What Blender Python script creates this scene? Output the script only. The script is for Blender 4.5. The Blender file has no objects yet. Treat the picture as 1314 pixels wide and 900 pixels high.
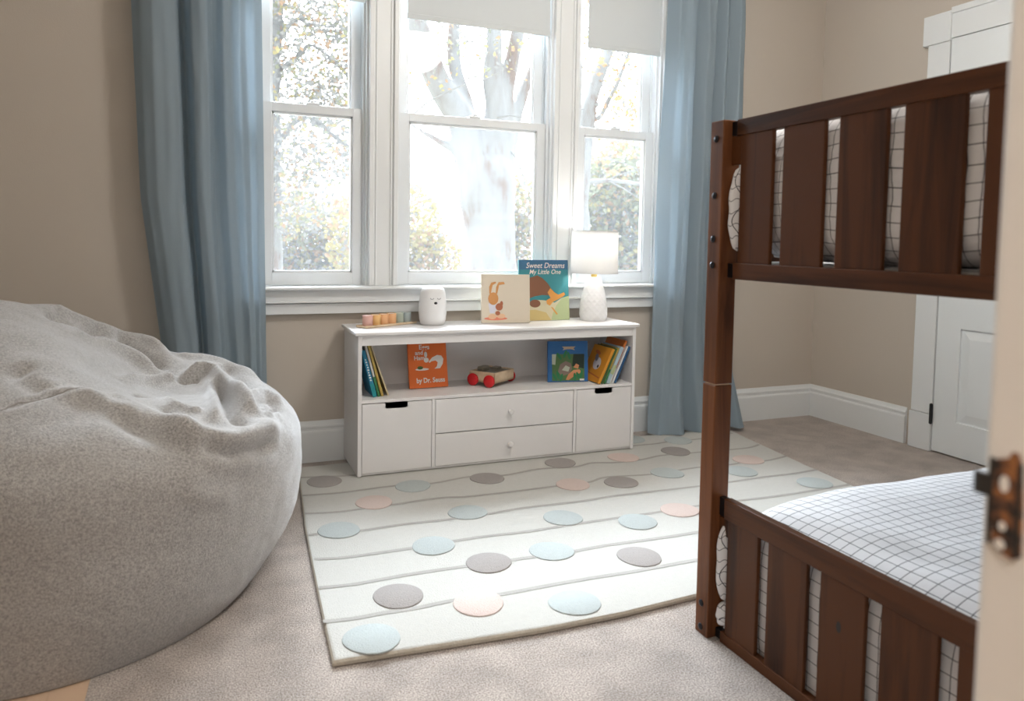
import bpy, bmesh, math, random
import numpy as np
from mathutils import Vector, Matrix, Euler, noise as mnoise

S = bpy.context.scene
COL = S.collection
random.seed(7)
PI = math.pi

# ------------------------------------------------------------------ camera, world, lights, exposure
cam_d = bpy.data.cameras.new('camera')
cam = bpy.data.objects.new('camera', cam_d)
COL.objects.link(cam)
S.camera = cam
cam_d.sensor_fit = 'HORIZONTAL'
cam_d.sensor_width = 36.0
cam_d.lens = 25.83
cam_d.shift_x = 0.0108
cam_d.shift_y = -0.0660
cam_d.clip_start = 0.02
YAW, PITCH, ROLL = 0.382233, 0.057762, -0.016276
fwd = Vector((math.sin(YAW) * math.cos(PITCH), math.cos(YAW) * math.cos(PITCH), -math.sin(PITCH)))
rt = Vector((math.cos(YAW), -math.sin(YAW), 0))
dn = fwd.cross(rt)
rt2 = rt * math.cos(ROLL) + dn * math.sin(ROLL)
dn2 = dn * math.cos(ROLL) - rt * math.sin(ROLL)
m3 = Matrix((rt2, -dn2, -fwd)).transposed()
cam.matrix_world = Matrix.Translation((0, 0, 0.97)) @ m3.to_4x4()
cam_d.dof.use_dof = True
cam_d.dof.focus_distance = 2.9
cam_d.dof.aperture_fstop = 4.0

S.view_settings.view_transform = 'Standard'
S.view_settings.look = 'None'
S.view_settings.exposure = 0.95
S.view_settings.gamma = 1.0
S.view_settings.use_curve_mapping = False

SKY_LOW, SKY_HIGH = 2.2, 30.0
W = bpy.data.worlds.new('sky')
S.world = W
W.use_nodes = True
wn = W.node_tree
# overcast sky, brightest high up beyond the windows where the hidden sun stands, dim behind the house
_tc = wn.nodes.new('ShaderNodeTexCoord')
_dt = wn.nodes.new('ShaderNodeVectorMath')
_dt.operation = 'DOT_PRODUCT'
_dt.inputs[1].default_value = Vector((0.10, 0.62, 0.78)).normalized()
_mr = wn.nodes.new('ShaderNodeMapRange')
_mr.interpolation_type = 'SMOOTHSTEP'
_mr.inputs[1].default_value = 0.66
_mr.inputs[2].default_value = 1.0
_mr.inputs[3].default_value = SKY_LOW
_mr.inputs[4].default_value = SKY_HIGH
wn.links.new(_tc.outputs['Generated'], _dt.inputs[0])
wn.links.new(_dt.outputs['Value'], _mr.inputs[0])
wn.links.new(_mr.outputs[0], wn.nodes['Background'].inputs[1])
wn.nodes['Background'].inputs[0].default_value = (0.81, 0.91, 1.0, 1)


def lamp(name, kind, loc, energy, color=(1, 1, 1), size=0.1, size_y=None, rot=(0, 0, 0), portal=False):
    d = bpy.data.lights.new(name, kind)
    d.color = color
    if kind == 'AREA':
        d.shape = 'RECTANGLE' if size_y else 'SQUARE'
        d.size = size
        if size_y:
            d.size_y = size_y
    else:
        d.shadow_soft_size = size
    d.energy = energy
    o = bpy.data.objects.new(name, d)
    o.location = loc
    o.rotation_euler = rot
    COL.objects.link(o)
    if portal:
        d.cycles.is_portal = True
    return o


# light portals that guide the daylight through the three window openings
lamp('daylight_portal', 'AREA', (0.428, 3.40, 1.52), 1, size=0.46, size_y=1.5, rot=(-PI / 2, 0, 0), portal=True)
lamp('daylight_portal', 'AREA', (1.163, 3.40, 1.52), 1, size=0.75, size_y=1.5, rot=(-PI / 2, 0, 0), portal=True)
lamp('daylight_portal', 'AREA', (1.91, 3.40, 1.52), 1, size=0.48, size_y=1.5, rot=(-PI / 2, 0, 0), portal=True)
# ceiling light of the room, added fill light in the hall behind the camera
lamp('room_ceiling_light', 'POINT', (1.40, 1.55, 2.30), 25, (1.0, 0.97, 0.93), 0.16)
lamp('hall_fill_light', 'AREA', (-0.1, -0.75, 2.36), 17, (1.0, 0.96, 0.91), 0.8)


# ------------------------------------------------------------------ materials
def nodes_of(name):
    m = bpy.data.materials.new(name)
    m.use_nodes = True
    nt = m.node_tree
    return m, nt, nt.nodes['Principled BSDF'], nt.nodes['Material Output']


def N(nt, t, **kw):
    n = nt.nodes.new(t)
    for k, v in kw.items():
        setattr(n, k, v)
    return n


def setin(n, **kw):
    for k, v in kw.items():
        n.inputs[k.replace('_', ' ')].default_value = v


def mat(name, col, rough=0.6, var=0.0, vscale=20, bump=0.0, bscale=200, spec=0.5, sheen=0.0, metallic=0.0, stretch=None):
    m, nt, b, out = nodes_of(name)
    b.inputs['Base Color'].default_value = (*col, 1)
    b.inputs['Roughness'].default_value = rough
    b.inputs['Specular IOR Level'].default_value = spec
    b.inputs['Metallic'].default_value = metallic
    if sheen:
        b.inputs['Sheen Weight'].default_value = sheen
        b.inputs['Sheen Roughness'].default_value = 0.45
        b.inputs['Sheen Tint'].default_value = (0.95, 0.97, 1.0, 1)
    tc = N(nt, 'ShaderNodeTexCoord')
    src = tc.outputs['Object']
    if stretch:
        mp = N(nt, 'ShaderNodeMapping')
        mp.inputs['Scale'].default_value = stretch
        nt.links.new(src, mp.inputs[0])
        src = mp.outputs[0]
    if var or True:
        nz = N(nt, 'ShaderNodeTexNoise')
        setin(nz, Scale=vscale, Detail=4.0)
        nt.links.new(src, nz.inputs['Vector'])
        mr = N(nt, 'ShaderNodeMapRange')
        v = max(var, 0.02)
        mr.inputs[3].default_value = 1 - v
        mr.inputs[4].default_value = 1 + v
        nt.links.new(nz.outputs[0], mr.inputs[0])
        mx = N(nt, 'ShaderNodeMix', data_type='RGBA', blend_type='MULTIPLY')
        mx.inputs[0].default_value = 1
        mx.inputs[6].default_value = (*col, 1)
        nt.links.new(mr.outputs[0], mx.inputs[7])
        nt.links.new(mx.outputs[2], b.inputs['Base Color'])
    if bump:
        n2 = N(nt, 'ShaderNodeTexNoise')
        setin(n2, Scale=bscale, Detail=3.0)
        nt.links.new(src, n2.inputs['Vector'])
        bp = N(nt, 'ShaderNodeBump')
        bp.inputs['Strength'].default_value = bump
        bp.inputs['Distance'].default_value = 0.004
        nt.links.new(n2.outputs[0], bp.inputs['Height'])
        nt.links.new(bp.outputs[0], b.inputs['Normal'])
    return m


def wood(name, dark, light, axis, rough=0.35, knots=True, scale=1.0):
    """grain running along the given object axis"""
    m, nt, b, out = nodes_of(name)
    tc = N(nt, 'ShaderNodeTexCoord')
    mp = N(nt, 'ShaderNodeMapping')
    sc = {'x': (1.5, 22, 22), 'y': (22, 1.5, 22), 'z': (22, 22, 1.5)}[axis]
    mp.inputs['Scale'].default_value = [s * scale for s in sc]
    nt.links.new(tc.outputs['Object'], mp.inputs[0])
    nz = N(nt, 'ShaderNodeTexNoise')
    setin(nz, Scale=1.0, Detail=6.0, Roughness=0.6, Distortion=0.6)
    nt.links.new(mp.outputs[0], nz.inputs['Vector'])
    nz2 = N(nt, 'ShaderNodeTexNoise')
    setin(nz2, Scale=0.28, Detail=2.0, Distortion=1.5)
    nt.links.new(mp.outputs[0], nz2.inputs['Vector'])
    ad = N(nt, 'ShaderNodeMath', operation='ADD')
    nt.links.new(nz.outputs[0], ad.inputs[0])
    nt.links.new(nz2.outputs[0], ad.inputs[1])
    cr = N(nt, 'ShaderNodeValToRGB')
    cr.color_ramp.elements[0].position = 0.72
    cr.color_ramp.elements[0].color = (*dark, 1)
    cr.color_ramp.elements[1].position = 1.28
    cr.color_ramp.elements[1].color = (*light, 1)
    nt.links.new(ad.outputs[0], cr.inputs[0])
    nt.links.new(cr.outputs[0], b.inputs['Base Color'])
    b.inputs['Roughness'].default_value = rough
    b.inputs['Specular IOR Level'].default_value = 0.22
    bp = N(nt, 'ShaderNodeBump')
    bp.inputs['Strength'].default_value = 0.06
    bp.inputs['Distance'].default_value = 0.002
    nt.links.new(nz.outputs[0], bp.inputs['Height'])
    nt.links.new(bp.outputs[0], b.inputs['Normal'])
    return m


def carpet_mat():
    m, nt, b, out = nodes_of('carpet')
    tc = N(nt, 'ShaderNodeTexCoord')
    a = N(nt, 'ShaderNodeTexNoise')
    setin(a, Scale=250.0, Detail=3.0, Roughness=0.7)
    c = N(nt, 'ShaderNodeTexNoise')
    setin(c, Scale=9.0, Detail=3.0)
    v = N(nt, 'ShaderNodeTexNoise')
    setin(v, Scale=300.0, Detail=2.0)
    for n in (a, c, v):
        nt.links.new(tc.outputs['Object'], n.inputs['Vector'])
    cr = N(nt, 'ShaderNodeValToRGB')
    e = cr.color_ramp.elements
    e[0].position, e[0].color = 0.38, (0.25, 0.20, 0.17, 1)
    e[1].position, e[1].color = 0.62, (0.675, 0.60, 0.545, 1)
    nt.links.new(a.outputs[0], cr.inputs[0])
    mr = N(nt, 'ShaderNodeMapRange')
    mr.inputs[1].default_value = 0.35
    mr.inputs[2].default_value = 0.65
    mr.inputs[3].default_value = 0.86
    mr.inputs[4].default_value = 1.12
    nt.links.new(c.outputs[0], mr.inputs[0])
    mx = N(nt, 'ShaderNodeMix', data_type='RGBA', blend_type='MULTIPLY')
    mx.inputs[0].default_value = 1
    nt.links.new(cr.outputs[0], mx.inputs[6])
    nt.links.new(mr.outputs[0], mx.inputs[7])
    nt.links.new(mx.outputs[2], b.inputs['Base Color'])
    b.inputs['Roughness'].default_value = 0.95
    b.inputs['Specular IOR Level'].default_value = 0.1
    b.inputs['Sheen Weight'].default_value = 0.2
    bp = N(nt, 'ShaderNodeBump')
    bp.inputs['Strength'].default_value = 0.9
    bp.inputs['Distance'].default_value = 0.008
    nt.links.new(v.outputs[0], bp.inputs['Height'])
    nt.links.new(bp.outputs[0], b.inputs['Normal'])
    return m


def grid_cloth(name, cell=0.0290, line=0.0017):
    m, nt, b, out = nodes_of(name)
    uv = N(nt, 'ShaderNodeUVMap')
    sp = N(nt, 'ShaderNodeSeparateXYZ')
    nt.links.new(uv.outputs[0], sp.inputs[0])
    ls = []
    for ax in (0, 1):
        d = N(nt, 'ShaderNodeMath', operation='DIVIDE')
        d.inputs[1].default_value = cell
        nt.links.new(sp.outputs[ax], d.inputs[0])
        f = N(nt, 'ShaderNodeMath', operation='FRACT')
        nt.links.new(d.outputs[0], f.inputs[0])
        l = N(nt, 'ShaderNodeMath', operation='LESS_THAN')
        l.inputs[1].default_value = line / cell
        nt.links.new(f.outputs[0], l.inputs[0])
        ls.append(l)
    mxm = N(nt, 'ShaderNodeMath', operation='MAXIMUM')
    nt.links.new(ls[0].outputs[0], mxm.inputs[0])
    nt.links.new(ls[1].outputs[0], mxm.inputs[1])
    mx = N(nt, 'ShaderNodeMix', data_type='RGBA')
    mx.inputs[6].default_value = (0.80, 0.79, 0.80, 1)
    mx.inputs[7].default_value = (0.045, 0.045, 0.055, 1)
    nt.links.new(mxm.outputs[0], mx.inputs[0])
    nt.links.new(mx.outputs[2], b.inputs['Base Color'])
    b.inputs['Roughness'].default_value = 0.9
    b.inputs['Specular IOR Level'].default_value = 0.2
    tc = N(nt, 'ShaderNodeTexCoord')
    nz = N(nt, 'ShaderNodeTexNoise')
    setin(nz, Scale=26.0, Detail=3.0)
    nt.links.new(tc.outputs['Object'], nz.inputs['Vector'])
    bp = N(nt, 'ShaderNodeBump')
    bp.inputs['Strength'].default_value = 0.35
    bp.inputs['Distance'].default_value = 0.01
    nt.links.new(nz.outputs[0], bp.inputs['Height'])
    nt.links.new(bp.outputs[0], b.inputs['Normal'])
    return m


def translucent(name, col, tcol, mix, rough=0.9, weave=0.0):
    m, nt, b, out = nodes_of(name)
    b.inputs['Base Color'].default_value = (*col, 1)
    b.inputs['Roughness'].default_value = rough
    b.inputs['Specular IOR Level'].default_value = 0.2
    tr = N(nt, 'ShaderNodeBsdfTranslucent')
    tr.inputs[0].default_value = (*tcol, 1)
    ms = N(nt, 'ShaderNodeMixShader')
    ms.inputs[0].default_value = mix
    nt.links.new(b.outputs[0], ms.inputs[1])
    nt.links.new(tr.outputs[0], ms.inputs[2])
    nt.links.new(ms.outputs[0], out.inputs[0])
    if weave:
        tc = N(nt, 'ShaderNodeTexCoord')
        nz = N(nt, 'ShaderNodeTexNoise')
        setin(nz, Scale=weave, Detail=3.0)
        nt.links.new(tc.outputs['Object'], nz.inputs['Vector'])
        bp = N(nt, 'ShaderNodeBump')
        bp.inputs['Strength'].default_value = 0.3
        bp.inputs['Distance'].default_value = 0.004
        nt.links.new(nz.outputs[0], bp.inputs['Height'])
        nt.links.new(bp.outputs[0], b.inputs['Normal'])
    return m


def glass_mat(name, veil, vcol=(0.9, 0.92, 0.95)):
    """window glass with an added pale veil imitating haze over the view, and a faint reflection"""
    m, nt, b, out = nodes_of(name)
    nt.nodes.remove(b)
    tp = N(nt, 'ShaderNodeBsdfTransparent')
    tl = N(nt, 'ShaderNodeBsdfTranslucent')
    tl.inputs[0].default_value = (*vcol, 1)
    gl = N(nt, 'ShaderNodeBsdfGlossy')
    gl.inputs['Roughness'].default_value = 0.03
    m1 = N(nt, 'ShaderNodeMixShader')
    m1.inputs[0].default_value = veil  # haze mixed into the pane to wash out the outdoors
    nt.links.new(tp.outputs[0], m1.inputs[1])
    nt.links.new(tl.outputs[0], m1.inputs[2])
    fr = N(nt, 'ShaderNodeFresnel')
    fr.inputs[0].default_value = 1.2
    m2 = N(nt, 'ShaderNodeMixShader')
    nt.links.new(fr.outputs[0], m2.inputs[0])
    nt.links.new(m1.outputs[0], m2.inputs[1])
    nt.links.new(gl.outputs[0], m2.inputs[2])
    nt.links.new(m2.outputs[0], out.inputs[0])
    return m


def emit(name, col, st):
    m, nt, b, out = nodes_of(name)
    b.inputs['Base Color'].default_value = (*col, 1)
    b.inputs['Emission Color'].default_value = (*col, 1)
    b.inputs['Emission Strength'].default_value = st
    return m


M = {}
M['wall'] = mat('wall paint', (0.56, 0.50, 0.435), 0.85, 0.02, 3, 0.12, 260, 0.2)
M['ceiling'] = mat('ceiling paint', (0.78, 0.76, 0.72), 0.9, 0.02, 3, 0.1, 200, 0.2)
M['trim'] = mat('white trim paint', (0.79, 0.81, 0.815), 0.38, 0.015, 5, 0.03, 60)
M['door'] = mat('door paint', (0.80, 0.83, 0.84), 0.40, 0.015, 5, 0.03, 60)
M['jamb'] = mat('aged cream paint', (0.86, 0.81, 0.75), 0.45, 0.05, 14, 0.15, 40)
M['carpet'] = carpet_mat()
M['boards'] = wood('oak boards', (0.40, 0.25, 0.15), (0.62, 0.44, 0.31), 'y', 0.4)
M['vinyl'] = mat('window vinyl', (0.77, 0.80, 0.82), 0.35)
M['glass'] = glass_mat('window glass', 0.010)
M['screen'] = glass_mat('insect screen', 0.06, (0.25, 0.26, 0.275))
M['shade'] = translucent('shade cloth', (0.66, 0.69, 0.70), (0.70, 0.74, 0.76), 0.05, 0.9)
M['curtain'] = translucent('blue curtain cloth', (0.35, 0.425, 0.48), (0.42, 0.54, 0.64), 0.36, 0.9, 500)
M['cab'] = mat('white laminate', (0.77, 0.755, 0.75), 0.42, 0.01, 4)
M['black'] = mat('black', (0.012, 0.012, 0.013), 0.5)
M['gap'] = mat('dark seam', (0.25, 0.24, 0.24), 0.8)
for ax in 'xyz':
    M['wood_' + ax] = wood('stained wood ' + ax, (0.024, 0.0080, 0.0030), (0.096, 0.033, 0.0110), ax, 0.42)
M['wood_post'] = wood('lighter post wood', (0.055, 0.019, 0.0078), (0.185, 0.068, 0.026), 'z', 0.40)  # posts are a lighter wood tone than the rails and slats
M['bolt'] = mat('dark bolt metal', (0.03, 0.03, 0.035), 0.35, metallic=0.8)
M['grid'] = grid_cloth('grid cotton')
M['rug'] = mat('cream wool', (0.53, 0.522, 0.492), 0.95, 0.05, 60, 0.6, 220, 0.1)
M['rug_edge'] = mat('rug binding', (0.46, 0.41, 0.34), 0.95, 0.15, 80, 0.6, 200, 0.1)
M['rug_stripe'] = mat('taupe wool', (0.38, 0.365, 0.34), 0.95, 0.08, 90, 0.6, 220, 0.1)
M['rug_t'] = mat('grey taupe wool', (0.33, 0.305, 0.292), 0.95, 0.08, 90, 0.6, 220, 0.1)
M['rug_b'] = mat('pale blue wool', (0.425, 0.46, 0.457), 0.95, 0.06, 90, 0.6, 220, 0.1)
M['rug_p'] = mat('pale pink wool', (0.585, 0.48, 0.44), 0.95, 0.06, 90, 0.6, 220, 0.1)
M['plush'] = mat('grey plush', (0.365, 0.35, 0.335), 0.95, 0.75, 200, 0.6, 380, 0.1, 0.9)
M['plush_seam'] = mat('grey plush seam', (0.27, 0.25, 0.235), 0.95, 0.08, 90)
def rust_mat():
    m, nt, b, out = nodes_of('rusty iron')
    tc = N(nt, 'ShaderNodeTexCoord')
    nz = N(nt, 'ShaderNodeTexNoise')
    setin(nz, Scale=85.0, Detail=4.0)
    nt.links.new(tc.outputs['Object'], nz.inputs['Vector'])
    cr = N(nt, 'ShaderNodeValToRGB')
    e = cr.color_ramp.elements
    e[0].position, e[0].color = 0.40, (0.035, 0.028, 0.025, 1)
    e[1].position, e[1].color = 0.62, (0.42, 0.17, 0.055, 1)
    k = e.new(0.50)
    k.color = (0.17, 0.075, 0.04, 1)
    nt.links.new(nz.outputs[0], cr.inputs[0])
    nt.links.new(cr.outputs[0], b.inputs['Base Color'])
    b.inputs['Roughness'].default_value = 0.6
    b.inputs['Metallic'].default_value = 0.3
    return m


M['rust'] = rust_mat()
M['iron'] = mat('dark iron', (0.05, 0.045, 0.04), 0.5, 0.4, 80, 0.2, 150, metallic=0.6)
M['paper'] = mat('book pages', (0.78, 0.72, 0.60), 0.9, 0.06, 300)
M['beech'] = wood('pale beech', (0.55, 0.40, 0.25), (0.72, 0.57, 0.40), 'x', 0.5)
M['lampwhite'] = mat('white ceramic', (0.82, 0.82, 0.82), 0.35)
M['brass'] = mat('brass', (0.75, 0.55, 0.20), 0.3, metallic=0.9)
M['lshade'] = translucent('lamp shade linen', (0.80, 0.81, 0.82), (0.9, 0.89, 0.87), 0.22, 0.9)


def bark_mat():
    m, nt, b, out = nodes_of('pale mottled bark')
    tc = N(nt, 'ShaderNodeTexCoord')
    mp = N(nt, 'ShaderNodeMapping')
    mp.inputs['Scale'].default_value = (2.6, 2.6, 0.8)
    nz = N(nt, 'ShaderNodeTexNoise')
    setin(nz, Scale=1.3, Detail=4.0, Roughness=0.6)
    nt.links.new(tc.outputs['Object'], mp.inputs[0])
    nt.links.new(mp.outputs[0], nz.inputs['Vector'])
    cr = N(nt, 'ShaderNodeValToRGB')
    e = cr.color_ramp.elements
    e[0].position, e[0].color = 0.36, (0.135, 0.095, 0.075, 1)
    e[1].position, e[1].color = 0.60, (0.205, 0.203, 0.20, 1)
    k = e.new(0.45)
    k.color = (0.175, 0.165, 0.155, 1)
    nt.links.new(nz.outputs[0], cr.inputs[0])
    nt.links.new(cr.outputs[0], b.inputs['Base Color'])
    b.inputs['Roughness'].default_value = 0.95
    return m


M['bark'] = bark_mat()
M['lawn'] = mat('autumn lawn', (0.24, 0.22, 0.17), 0.95, 0.3, 3)
M['leaf_y'] = translucent('yellow leaf', (0.33, 0.28, 0.12), (0.22, 0.18, 0.07), 0.4)
M['leaf_o'] = translucent('orange leaf', (0.34, 0.22, 0.13), (0.22, 0.13, 0.07), 0.4)
M['leaf_g'] = translucent('olive leaf', (0.22, 0.225, 0.145), (0.14, 0.145, 0.085), 0.4)
M['leaf_d'] = translucent('grey brown leaf', (0.25, 0.24, 0.225), (0.15, 0.145, 0.13), 0.3)


def flat(name, col, rough=0.5):
    if name not in M:
        M[name] = mat(name, col, rough, 0.02, 30)
    return M[name]


# ------------------------------------------------------------------ mesh helpers
def BM():
    return bmesh.new()


def box(bm, x0, x1, y0, y1, z0, z1, mi=0):
    vs = [bm.verts.new(p) for p in ((x0, y0, z0), (x1, y0, z0), (x1, y1, z0), (x0, y1, z0),
                                    (x0, y0, z1), (x1, y0, z1), (x1, y1, z1), (x0, y1, z1))]
    fs = []
    for f in ((0, 3, 2, 1), (4, 5, 6, 7), (0, 1, 5, 4), (1, 2, 6, 5), (2, 3, 7, 6), (3, 0, 4, 7)):
        fc = bm.faces.new([vs[i] for i in f])
        fc.material_index = mi
        fs.append(fc)
    return vs, fs


def bbox(bm, x0, x1, y0, y1, z0, z1, bev=0.003, seg=2, mi=0):
    """a box with rounded edges"""
    t = bmesh.new()
    box(t, x0, x1, y0, y1, z0, z1, mi)
    bmesh.ops.bevel(t, geom=t.edges[:], offset=bev, segments=seg, affect='EDGES', profile=0.5)
    for f in t.faces:
        f.material_index = mi
    join(bm, t)


def join(bm, other, mtx=None):
    me = bpy.data.meshes.new('tmp')
    other.to_mesh(me)
    other.free()
    if mtx is not None:
        me.transform(mtx)
    bm.from_mesh(me)
    bpy.data.meshes.remove(me)


def lathe(bm, prof, c=(0, 0, 0), seg=32, mi=0, axis='z', cap=True):
    rings = []
    for r, h in prof:
        ring = []
        for i in range(seg):
            a = 2 * PI * i / seg
            u, v = r * math.cos(a), r * math.sin(a)
            p = {'z': (u, v, h), 'x': (h, u, v), 'y': (v, h, u)}[axis]
            ring.append(bm.verts.new((c[0] + p[0], c[1] + p[1], c[2] + p[2])))
        rings.append(ring)
    for a, b in zip(rings, rings[1:]):
        for i in range(seg):
            f = bm.faces.new((a[i], a[(i + 1) % seg], b[(i + 1) % seg], b[i]))
            f.material_index = mi
    if cap:
        f = bm.faces.new(list(reversed(rings[0])))
        f.material_index = mi
        f = bm.faces.new(rings[-1])
        f.material_index = mi


def tube(bm, pts, rad, seg=8, mi=0, cap=True):
    pts = [Vector(p) for p in pts]
    if not hasattr(rad, '__len__'):
        rad = [rad] * len(pts)
    rings = []
    up = Vector((0, 0, 1))
    prev = None
    for i, p in enumerate(pts):
        t = (pts[min(i + 1, len(pts) - 1)] - pts[max(i - 1, 0)]).normalized()
        if prev is None:
            n = t.cross(up)
            if n.length < 1e-3:
                n = t.cross(Vector((1, 0, 0)))
            n.normalize()
        else:
            n = (prev - t * prev.dot(t)).normalized()
        prev = n
        b = t.cross(n)
        rings.append([bm.verts.new(p + (n * math.cos(2 * PI * k / seg) + b * math.sin(2 * PI * k / seg)) * rad[i]) for k in range(seg)])
    for a, b in zip(rings, rings[1:]):
        for k in range(seg):
            f = bm.faces.new((a[k], a[(k + 1) % seg], b[(k + 1) % seg], b[k]))
            f.material_index = mi
    if cap:
        bm.faces.new(list(reversed(rings[0]))).material_index = mi
        bm.faces.new(rings[-1]).material_index = mi


def sweep(bm, prof, a, b, out, mi=0):
    """extrude a (distance out, height) profile from point a to point b; out = direction of 'out'"""
    a, b, out = Vector(a), Vector(b), Vector(out)
    A = [bm.verts.new(a + out * d + Vector((0, 0, h))) for d, h in prof]
    B = [bm.verts.new(b + out * d + Vector((0, 0, h))) for d, h in prof]
    n = len(prof)
    for i in range(n):
        bm.faces.new((A[i], A[(i + 1) % n], B[(i + 1) % n], B[i])).material_index = mi
    bm.faces.new(A).material_index = mi
    bm.faces.new(list(reversed(B))).material_index = mi


def poly(bm, pts, mi=0):
    f = bm.faces.new([bm.verts.new(p) for p in pts])
    f.material_index = mi
    return f


def obj(name, bm, mats, parent=None, smooth=False, kind=None, label=None, cat=None, group=None, loc=None, recalc=True, bevel=0, angle=35):
    """link a bmesh as ONE mesh object. With a parent the mesh (built in world space) becomes local to it."""
    if recalc:
        bmesh.ops.recalc_face_normals(bm, faces=bm.faces[:])
    me = bpy.data.meshes.new(name)
    bm.to_mesh(me)
    bm.free()
    o = bpy.data.objects.new(name, me)
    COL.objects.link(o)
    if not isinstance(mats, (list, tuple)):
        mats = [mats]
    for m in mats:
        me.materials.append(m)
    if parent is not None:
        o.parent = parent
        base = parent
        off = Vector((0, 0, 0))
        while base is not None:
            off += base.location
            base = base.parent
        me.transform(Matrix.Translation(-off))
    elif loc is not None:
        me.transform(Matrix.Translation(-Vector(loc)))
        o.location = loc
    if smooth:
        for p in me.polygons:
            p.use_smooth = True
        if smooth != 'all':
            me.set_sharp_from_angle(angle=math.radians(angle))
    if bevel:
        md = o.modifiers.new('edge', 'BEVEL')
        md.width = bevel
        md.segments = 2
        md.limit_method = 'ANGLE'
    tag(o, label, cat, group, kind)
    return o


def tag(o, label=None, cat=None, group=None, kind=None):
    for k, v in (('label', label), ('category', cat), ('group', group), ('kind', kind)):
        if v:
            o[k] = v


def thing(name, loc, label, cat, group=None, kind=None):
    o = bpy.data.objects.new(name, None)
    o.location = loc
    o.empty_display_size = 0.05
    COL.objects.link(o)
    tag(o, label, cat, group, kind)
    return o


def text_bm(s, size, shear=0.0, depth=0.0, bold=0.0):
    """letters as flat faces in the XY plane, origin at the centre of the line"""
    c = bpy.data.curves.new('t', 'FONT')
    c.body = s
    c.size = size
    c.shear = shear
    c.align_x = 'CENTER'
    c.align_y = 'CENTER'
    c.resolution_u = 3
    c.offset = bold
    c.extrude = depth
    o = bpy.data.objects.new('t', c)
    COL.objects.link(o)
    bpy.context.view_layer.update()
    dg = bpy.context.evaluated_depsgraph_get()
    me = bpy.data.meshes.new_from_object(o.evaluated_get(dg))
    bm = bmesh.new()
    bm.from_mesh(me)
    bpy.data.objects.remove(o)
    bpy.data.curves.remove(c)
    bpy.data.meshes.remove(me)
    return bm


# ------------------------------------------------------------------ room shell
YW, XR, XL, ZC = 3.21, 3.215, -1.05, 2.62
bm = BM()
box(bm, -0.24, XR + 0.1, 0.2, YW + 0.1, -0.1, 0.0)
obj('floor', bm, M['carpet'], kind='structure', label='grey beige cut pile carpet')
bm = BM()
box(bm, XL - 0.1, -0.24, 0.2, YW + 0.1, -0.1, -0.002)
obj('floor_boards', bm, M['boards'], kind='structure', label='light brown wood boards beside the carpet')
bm = BM()
box(bm, -1.3, 1.9, -1.6, 0.2, -0.1, -0.002)
obj('floor_hall', bm, M['boards'], kind='structure')
bm = BM()
box(bm, XL - 0.1, XR + 0.1, -1.6, YW + 0.16, ZC, ZC + 0.1)
obj('ceiling', bm, M['ceiling'], kind='structure')
# window wall, with one opening for each window
WIN = [(0.198, 0.658), (0.787, 1.539), (1.672, 2.150)]
WZ0, WZ1 = 0.750, 2.28
bm = BM()
xs = [XL - 0.1] + [v for w in WIN for v in w] + [XR + 0.1]
for i in range(0, len(xs), 2):
    box(bm, xs[i], xs[i + 1], YW, YW + 0.16, -0.1, ZC)
for a, b in WIN:
    box(bm, a, b, YW, YW + 0.16, -0.1, WZ0)
    box(bm, a, b, YW, YW + 0.16, WZ1, ZC)
obj('wall_back', bm, M['wall'], kind='structure')
bm = BM()
box(bm, XL - 0.1, XL, 0.2, YW, -0.1, ZC)
obj('wall_left', bm, M['wall'], kind='structure')
bm = BM()
box(bm, XR, XR + 0.1, 0.2, YW, -0.1, ZC)
obj('wall_right', bm, M['wall'], kind='structure')
bm = BM()
box(bm, XL - 0.1, -0.42, 0.2, 0.33, -0.1, ZC)
box(bm, 0.52, XR + 0.1, 0.2, 0.33, -0.1, ZC)
box(bm, -0.42, 0.52, 0.2, 0.33, 2.06, ZC)
obj('wall_front', bm, M['wall'], kind='structure')
bm = BM()
box(bm, -1.4, -1.3, -1.6, 0.2, -0.1, ZC)
box(bm, 1.9, 2.0, -1.6, 0.2, -0.1, ZC)
box(bm, -1.4, 2.0, -1.7, -1.6, -0.1, ZC)
box(bm, -1.4, XL, 0.2, 0.3, -0.1, ZC)
box(bm, -1.4, -1.15, -1.6, 0.3, ZC, ZC + 0.1)
obj('wall_hall', bm, M['wall'], kind='structure')

# baseboards
BB = [(0, 0), (0.018, 0), (0.018, 0.128), (0.0165, 0.134), (0.012, 0.138), (0.012, 0.146), (0.0145, 0.15), (0.0145, 0.157),
      (0.010, 0.163), (0.006, 0.172), (0.004, 0.178), (0, 0.178)]
for nm, a, b, out in (('baseboard_back', (XL, YW, 0), (XR, YW, 0), (0, -1, 0)),
                      ('baseboard_left', (XL, 0.33, 0), (XL, YW, 0), (1, 0, 0)),
                      ('baseboard_right', (XR, 2.58, 0), (XR, YW, 0), (-1, 0, 0)),
                      ('baseboard_front', (0.7, 0.33, 0), (XR, 0.33, 0), (0, 1, 0))):
    bm = BM()
    sweep(bm, BB, a, b, out)
    obj(nm, bm, M['trim'], kind='structure')

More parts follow.
